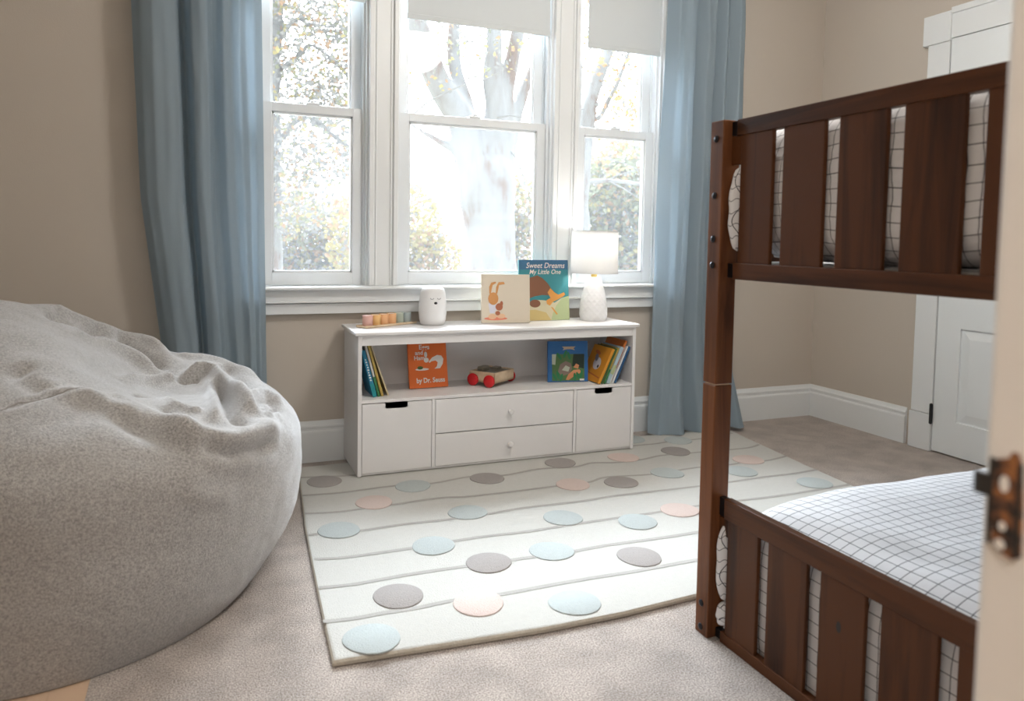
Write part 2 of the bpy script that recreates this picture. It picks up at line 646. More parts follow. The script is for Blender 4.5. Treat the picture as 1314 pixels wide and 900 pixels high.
# window casings, stool and apron
CAS = [(0.070, 0.198), (0.658, 0.787), (1.539, 1.672), (2.150, 2.280)]
for i, (a, b) in enumerate(CAS):
    bm = BM()
    w = b - a
    bbox(bm, a, b, YW - 0.016, YW + 0.001, 0.762, 2.30, 0.002, 1)
    bbox(bm, a, a + 0.022, YW - 0.028, YW - 0.01, 0.762, 2.30, 0.004, 2)
    bbox(bm, b - 0.022, b, YW - 0.028, YW - 0.01, 0.762, 2.30, 0.004, 2)
    bbox(bm, a + 0.028, a + 0.036, YW - 0.021, YW - 0.01, 0.762, 2.30, 0.002, 1)
    bbox(bm, b - 0.036, b - 0.028, YW - 0.021, YW - 0.01, 0.762, 2.30, 0.002, 1)
    obj('trim_%d' % (i + 1), bm, M['trim'], kind='structure', label='white moulded window casing')
bm = BM()
bbox(bm, 0.03, 2.32, YW - 0.026, YW + 0.001, 2.28, 2.42, 0.003, 2)
bbox(bm, 0.02, 2.33, YW - 0.05, YW + 0.001, 2.42, 2.45, 0.006, 2)
obj('trim_5', bm, M['trim'], kind='structure', label='white window head casing')
bm = BM()
bbox(bm, 0.03, 2.30, YW - 0.075, YW + 0.14, 0.7495, 0.7625, 0.005, 3)
bbox(bm, 0.06, 2.28, YW - 0.040, YW + 0.001, 0.700, 0.750, 0.002, 2)
bbox(bm, 0.06, 2.28, YW - 0.048, YW + 0.001, 0.693, 0.701, 0.003, 2)
bbox(bm, 0.06, 2.28, YW - 0.030, YW + 0.001, 0.645, 0.690, 0.002, 2)
obj('trim_6', bm, M['trim'], kind='structure', label='white window stool and apron')

# ------------------------------------------------------------------ windows (double hung)
for i, (a, b) in enumerate(WIN):
    w = thing('window_%d' % (i + 1), ((a + b) / 2, YW + 0.08, WZ0), None, None, kind='structure')
    bm = BM()
    for x0, x1 in ((a - 0.001, a + 0.010), (b - 0.010, b + 0.001)):
        box(bm, x0, x1, YW - 0.004, YW + 0.158, 0.762, WZ1)
    # parting and stop beads
    for s, x in ((1, a), (-1, b)):
        for y0, y1, d in ((YW + 0.018, YW + 0.030, 0.020), (YW + 0.066, YW + 0.076, 0.018), (YW + 0.115, YW + 0.135, 0.02)):
            xx = sorted((x, x + s * d))
            box(bm, xx[0], xx[1], y0, y1, 0.762, WZ1)
    box(bm, a, b, YW, YW + 0.158, WZ1 - 0.01, WZ1 + 0.001)
    obj('jamb', bm, M['vinyl'], w)
    for nm, y0, y1, z0, z1, zb, zt in (('lower_sash', YW + 0.032, YW + 0.064, 0.764, 1.534, 0.055, 0.038),
                                       ('upper_sash', YW + 0.078, YW + 0.110, 1.498, WZ1 - 0.012, 0.036, 0.05)):
        bm = BM()
        st = 0.050
        x0, x1 = a + 0.012, b - 0.012
        for p, q in ((x0, x0 + st), (x1 - st, x1)):
            bbox(bm, p, q, y0, y1, z0, z1, 0.003, 2)
        bbox(bm, x0 + st - 0.002, x1 - st + 0.002, y0, y1, z0, z0 + zb, 0.003, 2)
        bbox(bm, x0 + st - 0.002, x1 - st + 0.002, y0, y1, z1 - zt, z1, 0.003, 2)
        # glazing bead
        g = 0.008
        for p, q, r, s in ((x0 + st, x0 + st + g, z0 + zb, z1 - zt), (x1 - st - g, x1 - st, z0 + zb, z1 - zt),
                           (x0 + st, x1 - st, z0 + zb, z0 + zb + g), (x0 + st, x1 - st, z1 - zt - g, z1 - zt)):
            box(bm, p, q, y0 + 0.008, y1 - 0.008, r, s)
        sash = obj(nm, bm, M['vinyl'], w)
        bm = BM()
        ym = (y0 + y1) / 2
        box(bm, x0 + st, x1 - st, ym - 0.002, ym + 0.002, z0 + zb, z1 - zt)
        obj('pane', bm, M['glass'], sash)
        if nm == 'lower_sash':
            bm = BM()
            xc = (a + b) / 2
            bbox(bm, xc - 0.028, xc + 0.028, y0 + 0.002, y1 + 0.012, z1, z1 + 0.010, 0.003, 2)
            lathe(bm, [(0.010, 0), (0.011, 0.008), (0.004, 0.012)], (xc, y0 + 0.016, z1 + 0.010), 12)
            tube(bm, [(xc - 0.004, y0 + 0.012, z1 + 0.017), (xc + 0.028, y0 + 0.006, z1 + 0.015)], 0.004, 8)
            obj('sash_lock', bm, M['vinyl'], sash, smooth=True)
    bm = BM()
    box(bm, a + 0.012, b - 0.012, YW + 0.138, YW + 0.139, 0.765, 1.52)
    obj('insect_screen', bm, M['screen'], w)

# roller shades, each hanging in its window
SH = [(0.214, 0.642, 1.982, 'white roller shade barely lowered in the window beside the left curtain'),
      (0.830, 1.523, 1.940, 'white roller shade in the wide middle window'),
      (1.728, 2.146, 1.912, 'white roller shade hanging lowest, in the window above the lamp')]
for x0, x1, zb, lab in SH:
    t = thing('roller_shade', ((x0 + x1) / 2, YW + 0.008, zb), lab, 'window shade', 'roller shades in the windows')
    y = YW + 0.006
    bm = BM()
    box(bm, x0, x1, y, y + 0.0012, zb + 0.012, 2.235)
    obj('shade_cloth', bm, M['shade'], t)
    bm = BM()
    bbox(bm, x0 - 0.001, x1 + 0.001, y - 0.004, y + 0.006, zb, zb + 0.024, 0.003, 2)
    obj('hem_bar', bm, M['shade'], t)
    bm = BM()
    lathe(bm, [(0.02, x0 - 0.004), (0.02, x1 + 0.002)], (0, y + 0.012, 2.245), 20, axis='x')
    obj('roller_tube', bm, M['vinyl'], t, smooth=True)

# ------------------------------------------------------------------ door in the right wall
dr = thing('door_1', (XR, 2.04, 0), 'white panelled door with black hinges', None, kind='structure')
bm = BM()
bbox(bm, XR - 0.02, XR + 0.03, 2.437, 2.548, 0.178, 1.93, 0.003, 2)
bbox(bm, XR - 0.028, XR, 2.434, 2.551, 0, 0.176, 0.003, 2)
bbox(bm, XR - 0.030, XR, 2.432, 2.570, 1.925, 2.062, 0.003, 2)
obj('trim_7', bm, M['trim'], kind='structure', label='white door casing with plinth and corner block')
bm = BM()
bbox(bm, XR - 0.02, XR + 0.03, 1.55, 1.66, 0.0, 1.93, 0.003, 2)
obj('trim_8', bm, M['trim'], kind='structure', label='white door casing on the latch side')
bm = BM()
bbox(bm, XR - 0.022, XR + 0.03, 1.53, 2.432, 1.935, 2.062, 0.003, 2)
bbox(bm, XR - 0.03, XR, 1.53, 2.432, 2.045, 2.075, 0.004, 2)
obj('trim_9', bm, M['trim'], kind='structure', label='white door head casing')
bm = BM()
y0, y1 = 1.66, 2.431
box(bm, XR - 0.006, XR + 0.03, y0, y1, 0.008, 1.932)
obj('slab', bm, M['door'], dr)
# rails and stiles proud of the slab so the panels sit back, each with a raised field
bm = BM()
st = 0.115
rows = [(0.165, 0.600), (0.74, 1.30), (1.42, 1.72)]
cols = [(y0 + st, (y0 + y1) / 2 - 0.045), ((y0 + y1) / 2 + 0.045, y1 - st)]
for p, q in ((y0, y0 + st), ((y0 + y1) / 2 - 0.045, (y0 + y1) / 2 + 0.045), (y1 - st, y1)):
    box(bm, XR - 0.016, XR - 0.005, p, q, 0.008, 1.932)
zz = [0.008, rows[0][0], rows[0][1], rows[1][0], rows[1][1], rows[2][0], rows[2][1], 1.932]
for k in range(0, 8, 2):
    for c0, c1 in cols:
        box(bm, XR - 0.016, XR - 0.005, c0, c1, zz[k], zz[k + 1])
obj('rails', bm, M['door'], dr)
for c0, c1 in cols:
    for r0, r1 in rows:
        bm = BM()
        A = [(XR - 0.006, p, q) for p, q in ((c0 + 0.006, r0 + 0.006), (c1 - 0.006, r0 + 0.006), (c1 - 0.006, r1 - 0.006), (c0 + 0.006, r1 - 0.006))]
        B = [(XR - 0.014, p, q) for p, q in ((c0 + 0.045, r0 + 0.045), (c1 - 0.045, r0 + 0.045), (c1 - 0.045, r1 - 0.045), (c0 + 0.045, r1 - 0.045))]
        va = [bm.verts.new(p) for p in A]
        vb = [bm.verts.new(p) for p in B]
        for k in range(4):
            bm.faces.new((va[k], va[(k + 1) % 4], vb[(k + 1) % 4], vb[k]))
        bm.faces.new(vb)
        bm.faces.new(list(reversed(va)))
        obj('panel', bm, M['door'], dr)
for zc in (0.182, 0.95, 1.60):
    bm = BM()
    lathe(bm, [(0.003, -0.050), (0.0075, -0.046), (0.0075, 0.046), (0.003, 0.050)], (XR - 0.027, 2.434, zc), 12)
    obj('hinge', bm, M['black'], dr, smooth=True, label='black butt hinge')
bm = BM()
lathe(bm, [(0.026, 0), (0.026, 0.006), (0.010, 0.010), (0.010, 0.035), (0.022, 0.045), (0.027, 0.055), (0.022, 0.066), (0.005, 0.070)],
      (0, 0, 0), 20, axis='x')
bmesh.ops.transform(bm, matrix=Matrix.Translation((XR - 0.016, 1.73, 0.92)) @ Matrix.Scale(-1, 4, (1, 0, 0)), verts=bm.verts)
obj('knob', bm, M['black'], dr, smooth=True)

# ------------------------------------------------------------------ doorway jamb by the camera, with its old latch keeper
bm = BM()
bbox(bm, 0.50, 0.53, 0.19, 0.341, 0, 2.03, 0.006, 3)
bbox(bm, 0.508, 0.62, 0.329, 0.341, 0, 2.03, 0.003, 2)
bbox(bm, 0.508, 0.62, 0.185, 0.201, 0, 2.03, 0.003, 2)
obj('trim_10', bm, M['jamb'], kind='structure', label='cream painted doorway jamb')
bm = BM()
bbox(bm, -0.43, -0.40, 0.19, 0.341, 0, 2.03, 0.006, 3)
bbox(bm, -0.52, -0.408, 0.329, 0.341, 0, 2.03, 0.003, 2)
bbox(bm, -0.52, 0.62, 0.329, 0.341, 2.03, 2.14, 0.003, 2)
bbox(bm, -0.40, 0.50, 0.19, 0.341, 2.03, 2.06, 0.003, 2)
obj('trim_11', bm, M['jamb'], kind='structure', label='cream painted doorway jamb and head')
kp = thing('latch_keeper', (0.50, 0.325, 0.764), 'rusty iron latch keeper screwed to the cream door jamb', 'door hardware')
bm = BM()
out = [(0.3325, 0.8265), (0.3215, 0.830), (0.3200, 0.8345), (0.3170, 0.8345), (0.3145, 0.829), (0.3120, 0.800), (0.3115, 0.766), (0.316, 0.7625), (0.322, 0.764),
       (0.328, 0.7665), (0.3305, 0.771), (0.3310, 0.782), (0.3335, 0.798)]
hole = []
A = [bm.verts.new((0.4972, p, q)) for p, q in out]
B = [bm.verts.new((0.5002, p, q)) for p, q in out]
n = len(out)
for k in range(n):
    bm.faces.new((A[k], A[(k + 1) % n], B[(k + 1) % n], B[k]))
bm.faces.new(A)
bm.faces.new(list(reversed(B)))
obj('plate', bm, M['rust'], kp)
bm = BM()
pts = [(0.4965, 0.3310), (0.4962, 0.3390), (0.4968, 0.3430), (0.4985, 0.3455)]
th = 0.0028
A = [bm.verts.new((x, y, z)) for z in (0.8005, 0.8155) for x, y in pts]
B = [bm.verts.new((x + th, y - 0.0004, z)) for z in (0.8005, 0.8155) for x, y in pts]
for L in (A, B):
    for k in range(3):
        bm.faces.new((L[k], L[k + 1], L[k + 5], L[k + 4]))
for k in range(3):
    bm.faces.new((A[k], A[k + 1], B[k + 1], B[k]))
    bm.faces.new((A[k + 4], A[k + 5], B[k + 5], B[k + 4]))
bm.faces.new((A[0], A[4], B[4], B[0]))
bm.faces.new((A[3], A[7], B[7], B[3]))
obj('lip', bm, M['iron'], kp, smooth=True)
for (yc, zc, ry, rz) in ((0.3235, 0.8120, 0.0032, 0.0058), (0.3235, 0.7830, 0.0026, 0.0032), (0.3245, 0.7702, 0.0036, 0.0036)):
    bm = BM()
    ring = [(0.4969, yc + ry * math.cos(2 * PI * k / 20), zc + rz * math.sin(2 * PI * k / 20)) for k in range(20)]
    poly(bm, ring)
    ring2 = [(0.4973, p[1], p[2]) for p in ring]
    va = bm.verts[:]
    vb = [bm.verts.new(p) for p in ring2]
    for k in range(20):
        bm.faces.new((va[k], va[(k + 1) % 20], vb[(k + 1) % 20], vb[k]))
    obj('hole', bm, M['jamb'], kp, label='painted screw hole')
bm = BM()
for yc in (0.3325, 0.3135):
    bbox(bm, 0.4962, 0.4975, yc - 0.0015, yc + 0.0015, 0.768, 0.828, 0.0005, 1)
obj('rim', bm, M['iron'], kp)

# electric outlet on the window wall, half behind the right curtain
ot = thing('wall_outlet', (2.60, YW - 0.004, 0.36), 'white outlet plate on the wall behind the right curtain edge', 'outlet')
bm = BM()
bbox(bm, 2.575, 2.650, YW - 0.006, YW, 0.355, 0.475, 0.003, 2)
obj('cover_plate', bm, M['trim'], ot)
for zc in (0.39, 0.44):
    bm = BM()
    bbox(bm, 2.596, 2.629, YW - 0.008, YW - 0.004, zc - 0.014, zc + 0.014, 0.003, 2)
    obj('socket', bm, M['vinyl'], ot)

# ceiling lamp fixture (the room's own light hangs just below it)
cf = thing('ceiling_lamp', (1.40, 1.55, ZC), 'round flush ceiling lamp in the middle of the room', 'ceiling lamp')
bm = BM()
lathe(bm, [(0.17, ZC), (0.17, ZC - 0.03), (0.15, ZC - 0.04)], (1.40, 1.55, 0), 40)
obj('rim', bm, M['brass'], cf, smooth=True)
bm = BM()
lathe(bm, [(0.15, ZC - 0.04), (0.14, ZC - 0.07), (0.10, ZC - 0.10), (0.04, ZC - 0.115), (0.005, ZC - 0.118)], (1.40, 1.55, 0), 40)
obj('diffuser', bm, emit('lit glass', (1, 0.93, 0.82), 2.0), cf, smooth=True)

# ------------------------------------------------------------------ curtains
def curtain(name, label, zs, xl, xr, prof, y0, hem, seed):
    """cloth sheet: left and right edge as functions of height, pleats from prof (s, depth toward the room)"""
    t = thing(name, ((xl[0] + xr[0]) / 2, y0, zs[0]), label, 'curtain', 'blue curtains at the windows')
    ns, nz = 150, 70
    sp = np.linspace(0, 1, ns)
    d = np.interp(sp, [p[0] for p in prof], [p[1] for p in prof])
    k = np.array([1, 2, 3, 2, 1]) / 9.0
    dp = np.pad(d, 2, mode='edge')
    d = np.convolve(dp, k, 'valid')
    rnd = random.Random(seed)
    bm = BM()
    rows = []
    for j in range(nz):
        z = zs[0] + (zs[-1] - zs[0]) * (j / (nz - 1)) ** 1.15
        a, b = np.interp(z, zs, xl), np.interp(z, zs, xr)
        low = max(0.0, 1 - z / 0.55)
        top = max(0.0, (z - 2.0) / 0.4)
        row = []
        for i in range(ns):
            s = sp[i]
            wob = 0.016 * mnoise.noise((s * 5 + seed, z * 1.3, seed)) + 0.006 * mnoise.noise((s * 14, z * 4, seed + 3))
            sx = 0.012 * mnoise.noise((s * 4, z * 0.9, seed + 9))
            y = y0 - d[i] * (1 - 0.35 * top) - wob - low * (0.012 + 0.03 * mnoise.noise((s * 6, 3.1, seed)))
            y -= low ** 2 * 0.05
            zz = z
            if j < 10:
                zz += hem * (0.5 + 0.8 * mnoise.noise((s * 7, 0.4, seed))) * (1 - j / 10)
            row.append(bm.verts.new((a + (b - a) * s + sx * (1 if 0 < i < ns - 1 else 0), y, max(zz, 0.0205))))
        rows.append(row)
    for j in range(nz - 1):
        for i in range(ns - 1):
            bm.faces.new((rows[j][i], rows[j][i + 1], rows[j + 1][i + 1], rows[j + 1][i]))
    obj('cloth_panel', bm, M['curtain'], t, smooth='all')
    return t


PL = [(0, -.03), (.06, .02), (.15, .045), (.25, .04), (.33, .03), (.365, -.05), (.40, -.045), (.43, .04), (.50, .055), (.565, .05), (.59, -.005),
      (.64, .0), (.70, .03), (.76, .012), (.83, .034), (.88, .012), (.94, .028), (1, -.02)]
curtain('curtain', 'long blue curtain left of the windows, hanging behind the grey bean bag',
        [0.012, 0.35, 0.555, 1.12, 1.84, 2.47], [-0.14, -0.15, -0.165, -0.231, -0.254, -0.26], [0.235, 0.228, 0.225, 0.22, 0.212, 0.20],
        PL, 3.10, 0.0, 3)
PR = [(0, -.035), (.07, .035), (.16, .022), (.22, .042), (.30, .03), (.36, -.03), (.45, .03), (.54, .022), (.60, -.035), (.68, .03), (.73, .0),
      (.78, -.03), (.86, .03), (.93, .02), (1, -.04)]
curtain('curtain', 'long blue curtain right of the windows, its hem on the floor behind the bunk bed',
        [0.012, 0.10, 0.30, 0.42, 1.00, 1.40, 2.16, 2.47], [2.035, 2.045, 2.075, 2.083, 2.088, 2.096, 2.122, 2.13],
        [2.63, 2.615, 2.575, 2.575, 2.585, 2.60, 2.594, 2.58], PR, 3.10, 0.012, 11)
rod = thing('curtain_rod', (1.17, 3.10, 2.50), 'dark curtain rod above the windows', 'curtain rod')
bm = BM()
lathe(bm, [(0.011, -0.42), (0.011, 2.76)], (0, 3.10, 2.50), 16, axis='x')
obj('pole', bm, M['bolt'], rod, smooth=True)
for x in (-0.42, 2.76):
    bm = BM()
    lathe(bm, [(0.004, x - 0.03), (0.02, x - 0.02), (0.026, x), (0.02, x + 0.02), (0.004, x + 0.03)], (0, 3.10, 2.50), 16, axis='x')
    obj('finial', bm, M['bolt'], rod, smooth=True)
for x in (-0.34, 1.17, 2.68):
    bm = BM()
    tube(bm, [(x, YW, 2.49), (x, 3.10, 2.49)], 0.008, 10)
    lathe(bm, [(0.022, 2.465), (0.022, 2.515)], (x, YW - 0.005, 0), 12)
    obj('bracket', bm, M['bolt'], rod, smooth=True)

# ------------------------------------------------------------------ rug
STRIPES = [
    [(0.264,1.803),(0.333,1.792),(0.415,1.793),(0.498,1.789),(0.599,1.794),(0.731,1.783),(0.863,1.785),(1.008,1.784),(1.157,1.779),(1.358,1.781),(1.7,1.775),(2.0,1.78),(2.355,1.775)],
    [(0.280,1.986),(0.367,1.974),(0.457,1.978),(0.550,1.981),(0.703,1.976),(0.829,1.970),(0.908,1.967),(1.047,1.962),(1.163,1.966),(1.330,1.959),(1.495,1.957),(1.9,1.962),(2.372,1.955)],
    [(0.292,2.173),(0.385,2.154),(0.586,2.152),(0.718,2.158),(0.821,2.160),(0.981,2.150),(1.174,2.155),(1.319,2.154),(1.501,2.153),(1.641,2.158),(1.879,2.150),(1.995,2.145),(2.155,2.146),(2.385,2.153)],
    [(0.298,2.361),(0.456,2.339),(0.609,2.345),(0.765,2.336),(0.902,2.337),(1.049,2.349),(1.282,2.342),(1.430,2.351),(1.773,2.336),(1.938,2.336),(2.094,2.344),(2.256,2.338),(2.405,2.346)],
    [(0.310,2.551),(0.409,2.530),(0.502,2.529),(0.626,2.534),(0.789,2.546),(0.925,2.522),(1.253,2.521),(1.400,2.520),(1.501,2.553),(1.693,2.524),(1.924,2.538),(2.096,2.525),(2.171,2.533),(2.291,2.520),(2.422,2.545)],
    [(0.324,2.736),(0.465,2.720),(0.662,2.730),(0.810,2.709),(0.979,2.738),(1.113,2.710),(1.284,2.739),(1.441,2.717),(1.539,2.741),(1.638,2.714),(1.773,2.714),(1.891,2.738),(2.074,2.726),(2.245,2.714),(2.359,2.712),(2.440,2.739)],
    [(0.333,2.948),(0.443,2.926),(0.536,2.909),(0.80,2.905),(1.2,2.915),(1.6,2.905),(1.862,2.913),(1.967,2.910),(2.054,2.919),(2.241,2.916),(2.460,2.955)],
]
DOTS = [(0.423,2.868,'t'),(0.735,2.702,'b'),(1.038,2.695,'t'),(1.408,2.785,'t'),(1.710,2.766,'p'),(1.990,2.772,'t'),(2.111,2.924,'b'),(0.557,2.578,'p'),
        (1.329,2.516,'p'),(1.524,2.477,'t'),(1.768,2.517,'b'),(0.843,2.374,'b'),(1.135,2.217,'b'),(1.361,2.100,'b'),(1.563,2.144,'p'),(0.396,2.365,'b'),
        (0.650,2.145,'b'),(0.769,1.974,'t'),(0.980,1.984,'b'),(1.214,1.859,'t'),(0.470,1.866,'t'),(0.658,1.757,'p'),(0.897,1.672,'b'),(0.360,1.683,'b'),
        (2.220,2.556,'p'),(2.077,2.432,'b'),(2.259,2.213,'b'),(1.905,3.018,'b'),(1.93,1.87,'p'),(1.66,1.68,'b'),(2.2,1.70,'t')]
RZ = 0.018


def rug_out():
    L = [(0.259, 1.624), (0.269, 1.87), (0.282, 2.152), (0.298, 2.455), (0.322, 2.75), (0.340, 3.019), (0.345, 3.09)]
    B = [(1.0, 3.105), (1.7, 3.075), (2.498, 3.045)]
    R = [(2.478, 2.90), (2.440, 2.60), (2.415, 2.408), (2.395, 2.20), (2.365, 1.90), (2.345, 1.60)]
    F = [(1.8, 1.600), (1.221, 1.604), (0.993, 1.589), (0.771, 1.590), (0.497, 1.608)]
    return L + B + R + F


bm = BM()
o_ = rug_out()
cxr = sum(p[0] for p in o_) / len(o_)
cyr = sum(p[1] for p in o_) / len(o_)


def inset(p, d):
    v = Vector((cxr - p[0], cyr - p[1]))
    return (p[0] + d * (1 if v.x > 0 else -1) * (1 if abs(v.x) > 0.2 else 0.2), p[1] + d * (1 if v.y > 0 else -1) * (1 if abs(v.y) > 0.3 else 0.2))


levels = [(0.004, 0.0), (0.0, 0.004), (0.0, 0.011), (0.004, 0.0160), (0.011, RZ)]
rings = []
for d, z in levels:
    rings.append([bm.verts.new((*(inset(p, d)), z)) for p in o_])
for q, (a, b) in enumerate(zip(rings, rings[1:])):
    for k in range(len(o_)):
        bm.faces.new((a[k], a[(k + 1) % len(o_)], b[(k + 1) % len(o_)], b[k])).material_index = 1 if q < 3 else 0
bm.faces.new(rings[-1]).material_index = 0
bm.faces.new(list(reversed(rings[0]))).material_index = 1


def smooth_path(p, n=8):
    out = []
    for i in range(len(p) - 1):
        p0, p1, p2, p3 = p[max(i - 1, 0)], p[i], p[i + 1], p[min(i + 2, len(p) - 1)]
        for k in range(n):
            t = k / n
            out.append(tuple(0.5 * ((2 * b) + (-a + c) * t + (2 * a - 5 * b + 4 * c - d) * t * t + (-a + 3 * b - 3 * c + d) * t ** 3)
                             for a, b, c, d in zip(p0, p1, p2, p3)))
    out.append(tuple(p[-1]))
    return out


for s in STRIPES:
    pts = smooth_path(s, 5)
    w = 0.0085
    A = [bm.verts.new((x, y - w, RZ + 0.0010)) for x, y in pts]
    B = [bm.verts.new((x, y + w, RZ + 0.0010)) for x, y in pts]
    for k in range(len(pts) - 1):
        bm.faces.new((A[k], A[k + 1], B[k + 1], B[k])).material_index = 2
for x, y, c in DOTS:
    mi = {'t': 3, 'b': 4, 'p': 5}[c]
    r = 0.068
    rings = []
    ang = [2 * PI * k / 40 for k in range(40)]
    rr = [r * (1 + 0.03 * math.sin(2 * a + x * 9) + 0.015 * math.sin(3 * a + y * 7)) for a in ang]
    for q, z in ((1.0, RZ + 0.0005), (0.985, RZ + 0.0028), (0.94, RZ + 0.0042)):
        rings.append([bm.verts.new((x + q * ra * math.cos(a), y + q * ra * math.sin(a), z)) for a, ra in zip(ang, rr)])
    for a, b in zip(rings, rings[1:]):
        for k in range(40):
            bm.faces.new((a[k], a[(k + 1) % 40], b[(k + 1) % 40], b[k])).material_index = mi
    bm.faces.new(rings[-1]).material_index = mi
obj('area_rug', bm, [M['rug'], M['rug_edge'], M['rug_stripe'], M['rug_t'], M['rug_b'], M['rug_p']], smooth=True,
    label='cream wool rug with thin grey stripes and pastel dots', cat='rug', loc=(1.35, 2.33, 0))

# ------------------------------------------------------------------ bean bag
def beanbag():
    cx, cy = -0.355, 2.30
    NT, NP = 360, 240
    zm = 0.33

    def ridge(d, w):
        return math.exp(-(d / w) ** 2)

    def base(th, ph):
        """ph: -1 at the floor centre .. 0 at the widest ring .. 1 at the top centre"""
        c, s = math.cos(th), math.sin(th)
        R = 0.597 + 0.015 * math.cos(2 * th + 0.6) + 0.01 * math.cos(th - 0.1)
        Rb = 0.515 - 0.05 * c - 0.04 * s
        if ph >= 0:
            a = ph * PI / 2
            p = 2.0 / 3.3
            r = R * abs(math.cos(a)) ** p
            x, y = r * c, r * s
            T = 0.558 + 0.232 * ridge(math.hypot((x + 0.22) / 0.37, (y - 0.06) / 0.42), 1)
            T += 0.045 * ridge(math.hypot((x - 0.30) / 0.28, (y - 0.38) / 0.25), 1)
            T -= 0.075 * ridge(math.hypot((x - 0.22) / 0.22, (y + 0.02) / 0.24), 1)
            z = zm + (T - zm) * abs(math.sin(a)) ** p
        else:
            if ph > -0.8:
                t = -ph / 0.8
                r = Rb + (R - Rb) * (1 - t * t) ** 0.8
                z = zm * (1 - t)
            else:
                r = Rb * (1 - (-ph - 0.8) / 0.2)
                z = 0.0
            x, y = r * c, r * s
        return Vector((cx + x, cy + y, z))

    bm = BM()
    phs = [-1.0, -0.9] + [-0.8 + 1.8 * j / (NP - 2) for j in range(NP - 1)]
    grid = [[base(2 * PI * i / NT, ph) for i in range(NT)] for ph in phs]
    P = np.array([[list(v) for v in row] for row in grid])
    # normals of the base sheet
    dth = np.roll(P, -1, 1) - np.roll(P, 1, 1)
    dph = np.gradient(P, axis=0)
    Nn = np.cross(dth, dph)
    ln = np.linalg.norm(Nn, axis=2, keepdims=True)
    Nn = np.where(ln > 1e-9, Nn / np.maximum(ln, 1e-9), np.array([0, 0, 1.0]))
    disp = np.zeros(P.shape[:2])
    for pts, amp, w in FOLDS:
        pl = np.array(pts)
        dmin = np.full(P.shape[:2], 9.0)
        fade = np.ones(P.shape[:2])
        nseg = len(pl) - 1
        for k in range(nseg):
            a, b = pl[k], pl[k + 1]
            ab = b - a
            t = np.clip(((P - a) @ ab) / (ab @ ab), 0, 1)
            q = a + t[..., None] * ab
            dd = np.linalg.norm(P - q, axis=2)
            u = (k + t) / nseg
            f = np.clip(np.minimum(u, 1 - u) / 0.18, 0.04, 1)
            better = dd < dmin
            dmin = np.where(better, dd, dmin)
            fade = np.where(better, f, fade)
        disp += 1.65 * amp * fade * np.exp(-(dmin / w) ** 2)
    up = np.clip((P[..., 2] - 0.02) / 0.08, 0, 1)
    for j in range(P.shape[0]):
        for i in range(P.shape[1]):
            v = P[j, i]
            hi = min(max((v[2] - 0.30) / 0.25, 0), 1)
            n = 0.010 * mnoise.noise((v[0] * 3.1, v[1] * 3.1, v[2] * 5.5)) + (0.002 + 0.006 * hi) * mnoise.noise((v[0] * 9, v[1] * 9, v[2] * 16 + 4))
            n += 0.0022 * mnoise.noise((v[0] * 24, v[1] * 24, v[2] * 30))
            disp[j, i] += n
    disp *= up
    P2 = P + Nn * disp[..., None]
    vs = []
    for j in range(len(phs)):
        if j in (0, len(phs) - 1):
            vs.append([bm.verts.new(P2[j].mean(axis=0))])
        else:
            vs.append([bm.verts.new(P2[j, i]) for i in range(NT)])
    for j in range(len(phs) - 1):
        a, b = vs[j], vs[j + 1]
        for i in range(NT):
            k = (i + 1) % NT
            if len(a) == 1:
                bm.faces.new((a[0], b[k], b[i]))
            elif len(b) == 1:
                bm.faces.new((a[i], a[k], b[0]))
            else:
                bm.faces.new((a[i], a[k], b[k], b[i]))
    t = thing('bean_bag_chair', (cx, cy, 0), 'large grey plush bean bag chair slumped beside the left curtain', 'bean bag')
    body = obj('cover', bm, M['plush'], t, smooth='all')
    # the seams that join the panels, lying on the cover
    for pts in SEAMS:
        bm = BM()
        path = smooth_path(pts, 6)
        flatP = P2.reshape(-1, 3)
        flatN = Nn.reshape(-1, 3)
        snapped = []
        for p in path:
            k = np.argmin(((flatP - np.array(p)) ** 2).sum(1))
            snapped.append(tuple(flatP[k] - flatN[k] * 0.0008))
        sm = [snapped[0]] + [tuple((np.array(a) + np.array(b) * 2 + np.array(c)) / 4) for a, b, c in zip(snapped, snapped[1:], snapped[2:])] + [snapped[-1]]
        tube(bm, sm, 0.0022, 6)
        obj('seam', bm, M['plush_seam'], t, smooth=True)
    return t


